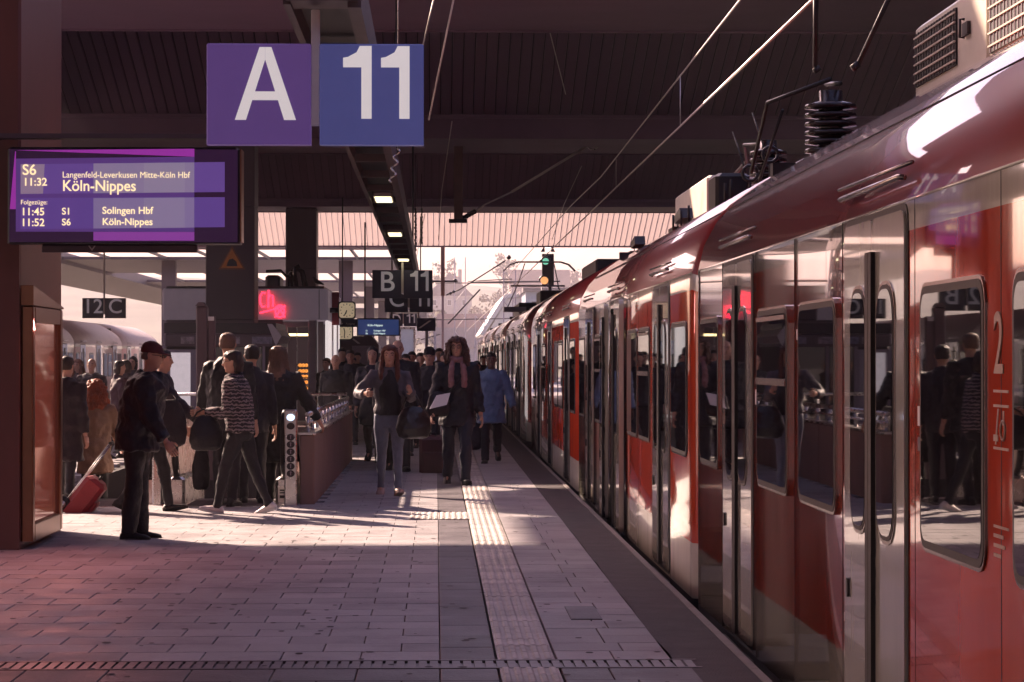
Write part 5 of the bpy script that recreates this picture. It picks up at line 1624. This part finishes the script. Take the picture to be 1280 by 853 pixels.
    if open_front is not None:
        q = MB()
        for t_ in range(2):
            q.rings([(sp(f) + Vector((0, .035, 0)), rx * k, ry * k) for f, rx, ry in ((.53, .15, .136), (.62, .142, .128), (.70, .145, .134), (.76, .12, .122), (.81, .07, .085), (.835, .055, .06))], 12); break
        piece(q, 'shirt', fabric(open_front), .01, .08)
    if scarf:
        q = MB(); ring = []
        for i in range(17):
            a = 2 * math.pi * i / 16
            ring.append(sp(.845) + Vector((math.cos(a) * .085 * k, .012 + math.sin(a) * .085 * k, .01 + .012 * math.sin(3 * a))))
        q.tube(ring, .036 * k, 8, cap=False)
        for s in (-1, 1):
            q.tube([sp(.835) + Vector((s * .06, .09, 0)), sp(.78) + Vector((s * .075, .15 * k, 0)), sp(.70) + Vector((s * .08, .155 * k, 0)), sp(.66) + Vector((s * .075, .15, 0))], [.03, .038, .04, .035], 8)
        piece(q, 'scarf', fabric(scarf), .03, .04, v=.012)
    # ---- shoes
    for s in (-1, 1):
        hp, kk, an, p_ = J[s]
        fd = Vector((s * .12, math.cos(p_), math.sin(p_))).normalized(); up = Vector((0, -math.sin(p_), math.cos(p_)))
        c = an - up * .005
        q = MB(); kf = k
        vs, fs = [], []
        secs = [(-.075, .028, .052), (-.05, .040, .085), (0.0, .041, .095), (.05, .042, .068), (.10, .049, .055), (.15, .046, .044), (.185, .028, .030)]
        n = 10
        rt = fd.cross(up).normalized()
        for (yy_, rx, hh_) in secs:
            for i in range(n):
                a = 2 * math.pi * i / n
                vs.append(c + fd * yy_ * kf + rt * math.cos(a) * rx * kf - up * .043 * h * .98 + up * (hh_ / 2 + max(-hh_ / 2, math.sin(a) * hh_ / 2)) * kf)
        for r_ in range(len(secs) - 1):
            for i in range(n):
                j = (i + 1) % n; fs.append((r_ * n + i, r_ * n + j, (r_ + 1) * n + j, (r_ + 1) * n + i))
        fs.append(tuple(range(n - 1, -1, -1))); fs.append(tuple(range((len(secs) - 1) * n, len(secs) * n)))
        q.add(vs, [f_[::-1] for f_ in fs], 0, True)
        o = solid(q, 'shoe', fabric(shoes, .55, .1))
        q = MB(); vs, fs = [], []
        for (yy_, rx, hh_) in secs:
            for sx_, zz_ in ((-1, -.006), (1, -.006), (1, .012), (-1, .012)):
                vs.append(c + fd * (yy_ * 1.03) * kf + rt * sx_ * rx * 1.02 * kf - up * (.043 * h * .98 - zz_))
        for r_ in range(len(secs) - 1):
            for i in range(4):
                j = (i + 1) % 4; fs.append((r_ * 4 + i, r_ * 4 + j, (r_ + 1) * 4 + j, (r_ + 1) * 4 + i))
        fs.append((3, 2, 1, 0)); fs.append(tuple(range(len(secs) * 4 - 4, len(secs) * 4)))
        q.add(vs, fs); so = q.build('sole', fabric(tuple(min(.6, c_ * 1.15) for c_ in shoes), .7, .1), loc=(0, 0, 0)); so.parent = o
    # ---- face
    if detail:
        q = MB()
        for s in (-1, 1): q.ball(hpnt(s * .030, .078, .50), (.013 * k, .009 * k, .008 * k), 8)
        for s in (-1, 1): q.tube([hpnt(s * .016, .090, .585), hpnt(s * .034, .086, .61), hpnt(s * .054, .068, .585)], [.004, .005, .003], 5)
        solid(q, 'eyes', M['eye'])
        q = MB(); q.tube([hpnt(-.024, .072, .205), hpnt(0, .084, .20), hpnt(.024, .072, .205)], [.004 * k, .008 * k, .004 * k], 6)
        solid(q, 'mouth', M['lips'])
        if glasses:
            q = MB()
            for s in (-1, 1):
                q.tube([hpnt(s * .031 + .022 * math.cos(a), .096, .50 + .085 * math.sin(a)) for a in [i * math.pi / 6 for i in range(13)]], .003, 4)
                q.tube([hpnt(s * .053, .094, .51), hpnt(s * .075, -.01, .52)], .0025, 4)
            solid(q, 'glasses', M['black'])
    # ---- hair
    if hair != 'bald':
        q = MB(); hm_ = fabric(hcol, .5, .35)
        def shell(ofs=.010, t0=.42):
            rows = [(t0 - .12, .064 + ofs * .5, .045, -.048), (t0, .072 + ofs, .060, -.040), (.62, .075 + ofs, .080 + ofs * .5, -.020), (.76, .074 + ofs, .090 + ofs, -.008), (.88, .064 + ofs, .080 + ofs, -.010), (.97, .044 + ofs, .056 + ofs, -.012), (1.03, .018, .022, -.012)]
            hring(q, rows)
        if hair == 'short': shell(); piece(q, 'hair', hm_, .012, .02, v=.010)
        elif hair == 'fringe':
            hring(q, [(.30, .066, .05, -.045), (.45, .077, .062, -.036), (.62, .077, .060, -.034), (.70, .070, .05, -.04)]); piece(q, 'hair', hm_, .010, .02, v=.010)
        elif hair in ('long', 'bun', 'bob'):
            shell(.012, .40)
            if hair == 'long':
                for s in (-1, 1):
                    q.tube([hpnt(s * .055, .045, .90), hpnt(s * .082, .035, .60), hpnt(s * .088, .03, .25), hpnt(s * .092, .045, -.10), hpnt(s * .095, .075, -.55), hpnt(s * .085, .095, -.95)], [.016, .022, .026, .032, .034, .016], 8)
                q.tube([hpnt(0, -.075, .75), hpnt(0, -.085, .3), hpnt(0, -.10, -.2), hpnt(0, -.135, -.8), hpnt(0, -.14, -1.05)], [(.06, .03), (.08, .035), (.10, .04), (.10, .035), (.07, .02)], 12)
            elif hair == 'bun': q.ball(hpnt(0, -.105, .72), .045, 10)
            else: q.tube([hpnt(0, -.06, .75), hpnt(0, -.065, .3), hpnt(0, -.06, -.05)], [(.075, .04), (.085, .05), (.075, .04)], 12)
            hm_o = piece(q, 'hair', hm_, .018, .03, v=.010)
        elif hair == 'curly':
            shell(.022, .40)
            for s in (-1, 1):
                q.tube([hpnt(s * .06, .03, .92), hpnt(s * .095, .02, .60), hpnt(s * .105, .012, .2), hpnt(s * .115, .02, -.2), hpnt(s * .12, .035, -.5)], [.022, .034, .042, .046, .028], 10)
            q.tube([hpnt(0, -.07, .8), hpnt(0, -.09, .35), hpnt(0, -.105, -.1), hpnt(0, -.12, -.55)], [(.075, .045), (.10, .055), (.12, .055), (.09, .035)], 12)
            o = piece(q, 'hair', hm_, .075, .034, v=.010, sm=1)
        elif hair == 'cap':
            hring(q, [(.30, .066, .05, -.045), (.45, .077, .062, -.036), (.60, .077, .060, -.034)]); piece(q, 'hair', hm_, .010, .02, v=.010)
            q = MB(); hring(q, [(.58, .082, .100, -.002), (.70, .086, .102, -.004), (.86, .078, .092, -.008), (.98, .055, .066, -.01), (1.06, .02, .024, -.01)])
            q.tube([hpnt(0, .06, .62), hpnt(0, .12, .60), hpnt(0, .170, .54)], [(.072, .012), (.066, .011), (.035, .009)], 12)
            piece(q, 'cap', fabric((.10, .018, .022), .8), .006, .04, v=.010)
        elif hair == 'beanie':
            hring(q, [(.50, .080, .098, -.004), (.62, .086, .103, -.006), (.85, .081, .096, -.01), (1.0, .064, .076, -.015), (1.09, .03, .036, -.02)])
            piece(q, 'beanie', fabric(hcol, .9), .010, .03, v=.011)
        elif hair == 'hood':
            hring(q, [(-.12, .08, .07, -.03), (.2, .088, .075, -.035), (.5, .092, .088, -.03), (.75, .088, .098, -.018), (.95, .062, .075, -.015), (1.08, .02, .03, -.02)]); piece(q, 'hood', fabric(top), .010, .05, v=.012)
        if hair in ('long', 'curly') and detail == 2:
            q = MB(); rs = random.Random(int(px))
            cur = hair == 'curly'
            for i in range(230 if cur else 150):
                a = rs.uniform(-2.75, 2.75) - math.pi / 2
                if not cur and math.sin(a) > .55: continue
                x0_, y0_ = .078 * math.cos(a), .086 * math.sin(a) - .01
                if cur and math.sin(a) > .75: continue
                L_ = rs.uniform(.7, 1.25) if not cur else rs.uniform(.6, .95)
                pts = []
                ph = rs.uniform(0, 6.28)
                for j in range(9):
                    t_ = .85 - (L_ + .35) * j / 8
                    sw = 1.05 + (.50 if cur else .16) * min(1, j / 4) + rs.uniform(-.05, .05)
                    wv = (.016 if cur else .004)
                    pts.append(hpnt(x0_ * sw * 1.06 + wv * math.sin(j * 1.9 + ph), y0_ * sw - .004 * j * (0 if math.sin(a) > 0 else 1) + wv * math.cos(j * 2.1 + ph) + (.012 * max(0, j - 4) if math.sin(a) > -.2 else 0), t_))
                q.tube(pts, [.0065 if cur else .0045] * 7 + [.004, .002], 3)
            solid(q, 'hair_strands', hm_)
    return T, J, A, sp

def world(T, p): return MW[T.name] @ Vector(p)
def handbag(label, c, w, h, d, m, rz=0.0, strap=(), sr=.010, flap=None, group=None):
    """soft bag centred at c with strap points given in world coordinates"""
    t = thing('handbag', label, 'bag', c, rz, group)
    q = MB()
    q.rings([((0, 0, -h / 2), w * .28, d * .3), ((0, 0, -h * .43), w * .42, d * .46), ((0, 0, -h * .2), w * .5, d * .52), ((0, 0, h * .15), w * .44, d * .4), ((0, 0, h * .4), w * .32, d * .22), ((0, 0, h / 2), w * .2, d * .12)], 18)
    o = q.build('bag_body', m, loc=(0, 0, 0)); o.parent = t; fuse(o, .014, .022, .07); PENDING.append((o, None))
    if strap:
        inv = MW[t.name].inverted()
        q = MB(); q.tube([inv @ Vector(p) for p in strap], sr, 6); o = q.build('strap', m, loc=(0, 0, 0)); o.parent = t
    if flap:
        q = MB(); q.prism([(-w * .46, -d * .52, -h * .18), (w * .22, -d * .52, -h * .02), (w * .40, -d * .32, h * .46), (-w * .14, -d * .32, h * .36)], (0, -.012, 0)); o = q.build('flap', flap, loc=(0, 0, 0)); o.parent = t
    return t
NAVY, BLK, BRN, PLUM = (.014, .013, .022), (.012, .010, .013), (.05, .03, .025), (.045, .012, .022)

# 1 man in the cap, standing at the left
T, J, A, sp = person('man in dark red cap and navy jacket standing in profile at the left', 172, 20.9, 1.64, -90, w=1.15, legs=((2, 2), (-3, 3)), arms=((-16, 10, 14, 0), (10, 6, 22, 0)), lean=10, head=(0, -6), top=(.016, .011, .018), hem=.44, puff=2.2, bottom=(.012, .009, .014), loose=1.4, hair='cap', hcol=(.10, .08, .07), shoes=(.012, .01, .011), glasses=True)
wr1 = world(T, A[-1][2])
# 2 the figure walking just behind him
T, J, A, sp = person('figure in dark jacket stepping behind the man in the cap', 190, 24.6, 1.62, -80, legs=((18, 10), (-14, 18)), arms=((20, 8, 20, 0), (35, 10, 20, 0)), lean=10, top=(.022, .013, .02), hem=.46, puff=1.6, hair='short', bottom=(.013, .010, .014), detail=1)
c = spot(212, 545, 24.0)
handbag('large dark shoulder bag swinging behind the man in the cap', (c.x, 24.05, c.z + .12), .34, .46, .20, fabric((.016, .01, .013), .7), .2, [world(T, A[1][0]) + Vector((0, 0, .07)), world(T, A[1][0]) + Vector((.10, -.04, -.10)), (c.x + .06, 24.05, c.z + .36), (c.x + .08, 24.05, c.z + .22)])
# 3 red-haired figure riding down
T, J, A, sp = person('red curly-haired figure in tan coat going down the escalator', 119, 27.5, 1.60, 8, z0=-.34, top=(.23, .125, .075), hem=.36, puff=1.2, hair='curly', hcol=(.30, .065, .022), bottom=(.012, .01, .013), legs=((2, 2), (-2, 3)), arms=((4, 10, 10, 0), (14, 14, 40, 0)))
# 4 dark coat at the far left edge of the group
person('figure in long dark coat beside the display case at the far left', 82, 25.4, 1.52, -20, top=(.02, .012, .016), hem=.30, puff=1.3, hair='short', legs=((4, 4), (-4, 6)), detail=1)
# 5 heads further back at the left
person('broad bald man in dark jacket facing the camera at the far left', 115, 40, 1.50, 175, w=1.2, top=(.03, .017, .02), hair='fringe', hcol=(.10, .06, .05), detail=1, hem=.46, puff=1.5)
person('long-haired woman beside the bald man at the far left', 99, 42, 1.49, 150, top=(.03, .015, .02), hair='long', hcol=(.16, .05, .03), detail=1, hem=.46)
person('dark-haired person half hidden behind the pillar case at the left', 83, 44, 1.56, 170, top=(.02, .012, .015), detail=1)
person('person in plum jacket behind the capped man\'s shoulder', 148, 38, 1.47, -60, top=PLUM, hair='bob', hcol=(.025, .012, .012), detail=1, puff=1.4)
person('hooded person next to the capped man\'s head', 167, 44, 1.54, 160, top=(.03, .014, .02), hair='hood', detail=1)
person('person with dark bobbed hair between plum jacket and hood', 158, 40, 1.48, 40, top=(.04, .014, .024), hair='bob', hcol=(.04, .015, .014), detail=1)
# 6..9 the group at the escalator
T, J, A, sp = person('tall grey-haired man in black coat seen from behind at the escalator', 284, 25.6, 1.76, -12, w=1.12, top=BLK, hem=.42, puff=1.4, hair='short', hcol=(.13, .07, .05), bottom=BLK, legs=((5, 4), (-6, 8)), arms=((8, 12, 14, 0), (4, 8, 10, 0)), head=(4, 0))
p = world(T, A[-1][2])
handbag('black tote hanging from the tall man\'s hand near the balustrade', (p.x - .02, p.y, p.z - .50), .20, .46, .12, fabric((.014, .01, .014), .6), .3, [p + Vector((-.05, 0, -.28)), p + Vector((-.01, 0, -.05)), p + Vector((.05, 0, -.28))], .008)
STR = bpy.data.materials.new('striped_knit'); STR.use_nodes = True
t_ = STR.node_tree; b_ = t_.nodes['Principled BSDF']; wv = t_.nodes.new('ShaderNodeTexWave'); tc = t_.nodes.new('ShaderNodeTexCoord')
wv.bands_direction = 'Z'; wv.inputs['Scale'].default_value = 9; wv.inputs['Distortion'].default_value = 5; wv.inputs['Detail'].default_value = 2; wv.inputs['Detail Scale'].default_value = 3
rp = t_.nodes.new('ShaderNodeValToRGB'); rp.color_ramp.elements[0].color = (.022, .016, .022, 1); rp.color_ramp.elements[1].color = (.22, .17, .18, 1); rp.color_ramp.elements[0].position = .45; rp.color_ramp.elements[1].position = .75
t_.links.new(tc.outputs['Object'], wv.inputs['Vector']); t_.links.new(wv.outputs['Fac'], rp.inputs[0]); t_.links.new(rp.outputs[0], b_.inputs['Base Color']); b_.inputs['Roughness'].default_value = .9
T, J, A, sp = person('woman in grey striped jacket and white trainers striding to the left', 301, 24.3, 1.60, 78, legs=((21, 10), (-17, 6)), arms=((6, 6, 84, 10), (-8, 12, 30, 0)), lean=7, head=(6, -4), topm=STR, hem=.50, puff=1.4, bottom=(.012, .010, .015), loose=.92, shoes=(.66, .58, .58), hair='bob', hcol=(.03, .015, .014), glasses=True)
p = world(T, A[-1][2])
handbag('black handbag held in front of the striped jacket woman', (p.x + .03, p.y - .06, p.z - .20), .36, .34, .16, fabric((.012, .009, .012), .45), .5, [p + Vector((-.11, -.05, -.08)), p + Vector((-.06, -.03, 0)), p + Vector((0, -.02, .03)), p + Vector((.08, -.03, 0)), p + Vector((.13, -.05, -.08))], .010)
T, J, A, sp = person('dark-haired person hidden between the tall man and the woman in black', 315, 26.0, 1.64, 10, top=(.02, .015, .022), hair='short', hcol=(.02, .012, .012), legs=((3, 3), (-5, 6)))
p = world(T, sp(.70))
handbag('pale shoulder bag showing beside the striped jacket', (p.x + .14, p.y + .04, p.z - .06), .22, .22, .10, fabric((.62, .52, .50), .7), 0.3)
T, J, A, sp = person('woman in long black coat and loose hair seen from behind', 347, 26.5, 1.66, -6, z0=-.03, w=1.1, top=BLK, hem=.26, puff=1.5, hair='long', hcol=(.16, .085, .06), bottom=BLK, legs=((3, 3), (-3, 4)), arms=((6, 10, 12, 0), (12, 26, 14, 0)), loose=1.3)
# 10 people beyond the parapet
person('old man with thin white hair in black jacket beyond the parapet', 420, 38.5, 1.57, 172, w=1.18, top=BLK, hair='fringe', hcol=(.35, .25, .23), puff=1.5, detail=1, legs=((10, 6), (-10, 14)))
person('man in dark sweater standing behind the old white-haired man', 438, 44, 1.66, 178, w=1.1, top=(.02, .015, .022), hair='short', hcol=(.04, .025, .025), puff=1.3, detail=1)
person('person with reddish head close to the snack kiosk flank', 409, 46, 1.52, 150, top=(.03, .02, .025), hcol=(.12, .05, .03), detail=1)
# 11 woman in jeans
T, J, A, sp = person('young woman with long red-brown hair in grey jacket and jeans', 487, 27.6, 1.66, 184, top=(.085, .075, .09), hem=.52, puff=.8, bottom=(.13, .145, .21), loose=.84, hair='long', hcol=(.10, .030, .018), shoes=(.40, .27, .24), legs=((20, 14), (-12, 8)), arms=((24, 12, 88, 18), (16, 40, 78, 58)), head=(-6, -3), open_front=(.012, .010, .013))
p = world(T, A[-1][1]); p2 = world(T, A[-1][2])
handbag('black leather handbag on the arm of the woman in jeans', (p.x + .03, p.y - .12, p.z - .26), .40, .36, .17, mat('black_leather', (.010, .008, .010), .28, var=.2, scale=6, bump=.3, bscale=20), .15, [p + Vector((-.10, -.14, -.12)), p + Vector((-.04, -.10, .03)), p + Vector((.05, -.06, .05)), p + Vector((.14, -.12, -.12))], .012)
# 12 big bald man
person('big bald man in dark overcoat walking behind the woman in jeans', 497, 33.5, 1.76, 182, w=1.3, top=BLK, hem=.32, puff=1.6, hair='fringe', hcol=(.09, .05, .04), bottom=BLK, legs=((14, 8), (-12, 20)), loose=1.3, detail=1)
# 18 dark suit behind
T, J, A, sp = person('person in dark jacket with shoulder bag left of the bald man', 466, 36.5, 1.68, 176, top=(.018, .016, .026), hem=.40, puff=1.3, hair='hood', legs=((12, 10), (-14, 22)), detail=1, bottom=BLK)
p = world(T, sp(.62))
handbag('bulky black shoulder bag at the hip beside the woman in jeans', (p.x + .02, p.y - .20, p.z - .28), .46, .50, .22, fabric((.010, .009, .012), .6), 0, [world(T, sp(.82)) + Vector((-.12, -.12, 0)), p + Vector((.12, -.16, 0))], .015)
person('person with round dark head far behind the woman in jeans', 515, 46, 1.64, 176, top=BLK, hair='short', hcol=(.02, .015, .015), w=1.15, puff=1.5, detail=1)
person('distant walker in dark hat left of the bald head', 468, 52, 1.62, 178, top=BLK, hair='beanie', hcol=(.018, .014, .018), detail=0)
# 14 person with woolly hat
T, J, A, sp = person('person in dark woolly hat and padded jacket pulling a case', 537, 34.5, 1.66, 176, w=1.15, top=(.020, .015, .02), hem=.46, puff=2.0, hair='beanie', hcol=(.018, .013, .016), bottom=BLK, glasses=True, legs=((12, 8), (-10, 16)), arms=((10, 16, 30, 0), (14, 12, 50, 20)), detail=1)
person('bare-headed man glimpsed behind the woolly hat', 549, 50, 1.72, 180, top=BLK, detail=0, hair='short', hcol=(.03, .02, .02))
# 15 woman in black coat
T, J, A, sp = person('tall curly-haired woman in black coat and pink scarf facing us', 571, 29.9, 1.79, 183, top=(.011, .010, .016), hem=.40, puff=1.1, bottom=(.020, .022, .036), loose=1.18, hair='curly', hcol=(.085, .035, .024), shoes=(.016, .012, .012), legs=((20, 10), (-14, 16)), arms=((-4, 10, 16, 0), (6, 14, 22, 10)), head=(-8, -2), scarf=(.26, .125, .13), glasses=True, w=1.05)
p = world(T, sp(.56))
handbag('white-flapped black shoulder bag of the woman in black coat', (p.x - .22, p.y - .20, p.z - .02), .32, .30, .16, fabric((.014, .010, .013), .5), .35, [world(T, sp(.81)) + Vector((.10, -.10, .02)), world(T, sp(.70)) + Vector((.02, -.19, 0)), p + Vector((-.10, -.20, .12))], .012, flap=M['white'])
# 16 lady in blue
T, J, A, sp = person('lady in light blue padded coat walking beside the train', 614, 36.1, 1.60, 178, top=(.13, .18, .29), hem=.36, puff=1.5, bottom=(.014, .012, .016), loose=1.25, hair='short', hcol=(.012, .010, .012), skin='skin_dark', legs=((-16, 30), (12, 6)), arms=((10, 18, 12, 0), (-4, 8, 16, 0)), w=1.08)
p = world(T, A[1][2])
handbag('dark carrier bag hanging between the blue coat and the black coat', (p.x - .02, p.y + .02, p.z - .38), .30, .40, .16, fabric((.018, .014, .02), .6), .2, [p + Vector((-.07, 0, -.2)), p + Vector((0, 0, -.06)), p + Vector((.07, 0, -.2))], .007)
person('person with dark hair glimpsed between black coat and blue coat', 596, 47, 1.46, 178, top=BLK, detail=0, hair='bob', hcol=(.02, .014, .014))
for lb, px, y, h, tp_ in (('man in dark parka behind the old white-haired man', 428, 49, 1.72, BLK), ('woman with dark headscarf close behind the bald man', 507, 39, 1.58, BLK), ('person in black hood between bald man and jeans woman', 474, 42, 1.60, BLK), ('dark-coated commuter just left of the woolly hat', 526, 42, 1.61, NAVY), ('broad commuter in black behind the woolly hat shoulder', 556, 40, 1.62, BLK), ('tall commuter far behind the scarf woman', 562, 56, 1.78, BLK), ('small commuter in dark plum coat near the clock', 441, 52, 1.55, PLUM), ('dark walker far off between blue coat and train', 604, 62, 1.6, BLK), ('distant man in dark coat by the far kiosk', 447, 58, 1.66, BLK), ('distant woman in grey coat behind the crowd', 507, 60, 1.60, (.06, .05, .06)), ('distant person in brown coat near the train', 525, 66, 1.64, BRN), ('small far figure in dark coat under the blue display', 478, 74, 1.66, BLK), ('small far figure in black beside the slim mast', 541, 80, 1.62, BLK)):
    person(lb, px, y, h, 178, top=tp_, detail=0, hair='short', hcol=(.03, .02, .02), legs=((10, 6), (-10, 12)))

# ------------------------------------------------------------------ suitcases
def trolley(label, c, rz, tilt, m, w, h, d, sr=.05, hl=.42, clothed=True):
    t = thing('suitcase', label, 'suitcase', c, rz)
    ct, st = math.cos(tilt), math.sin(tilt)
    def tf(p): return Vector((p[0], p[1] * ct + (p[2] - sr) * st, -p[1] * st + (p[2] - sr) * ct + sr))
    def part(q, name, mm, par=t):
        q.v = [tf(p) for p in q.v]; o = q.build(name, mm, loc=(0, 0, 0)); o.parent = par; return o
    q = MB(); q.bbox((-w / 2, .02, .04), (w / 2, .02 + d, h), .04); bd = part(q, 'shell', m)
    q = MB(); q.bbox((-w / 2 + .05, .02 + d, .12), (w / 2 - .05, .02 + d + .035, h * .62), .02); part(q, 'pocket', m, bd)
    for s in (-1, 1):
        q = MB(); q.tube([(s * .11, .01, .1), (s * .11, .0, h + hl)], .009, 6); part(q, 'handle_bar', M['steel'])
        q = MB(); q.tube([(s * (w / 2 - .03) - .02, .0, sr), (s * (w / 2 - .03) + .02, .0, sr)], sr, 14); wl = part(q, 'wheel', M['rubber'])
        q = MB(); q.tube([(s * (w / 2 - .03) - .024, .0, sr), (s * (w / 2 - .03) + .024, .0, sr)], sr * .45, 10); part(q, 'hub', M['steel'], wl)
    q = MB(); q.tube([(-.12, 0, h + hl), (.12, 0, h + hl)], .014, 6); part(q, 'grip', M['rubber'])
    q = MB(); q.tube([(w / 2 - .14, .02 + d / 2, h), (w / 2 - .14, .02 + d / 2, h + .035), (-w / 2 + .14, .02 + d / 2, h + .035), (-w / 2 + .14, .02 + d / 2, h)], .012, 6); part(q, 'carry_handle', M['rubber'])
    return t
REDC = mat('red_nylon', (.26, .012, .022), .55, var=.15, scale=8, bump=.3, bscale=60)
c = ground(80, 640)
trolley('red wheeled trolley bag tilted back beside the display case', (c.x, c.y, 0), R(-90), R(38), REDC, .32, .48, .22, .085, .36)
c = ground(541, 591)
trolley('dark red upright suitcase beside the woman in black coat', (c.x, c.y, 0), R(180), R(8), mat('maroon_nylon', (.06, .008, .012), .6, var=.2, scale=8), .36, .52, .22, .04, .34)
finish_people()
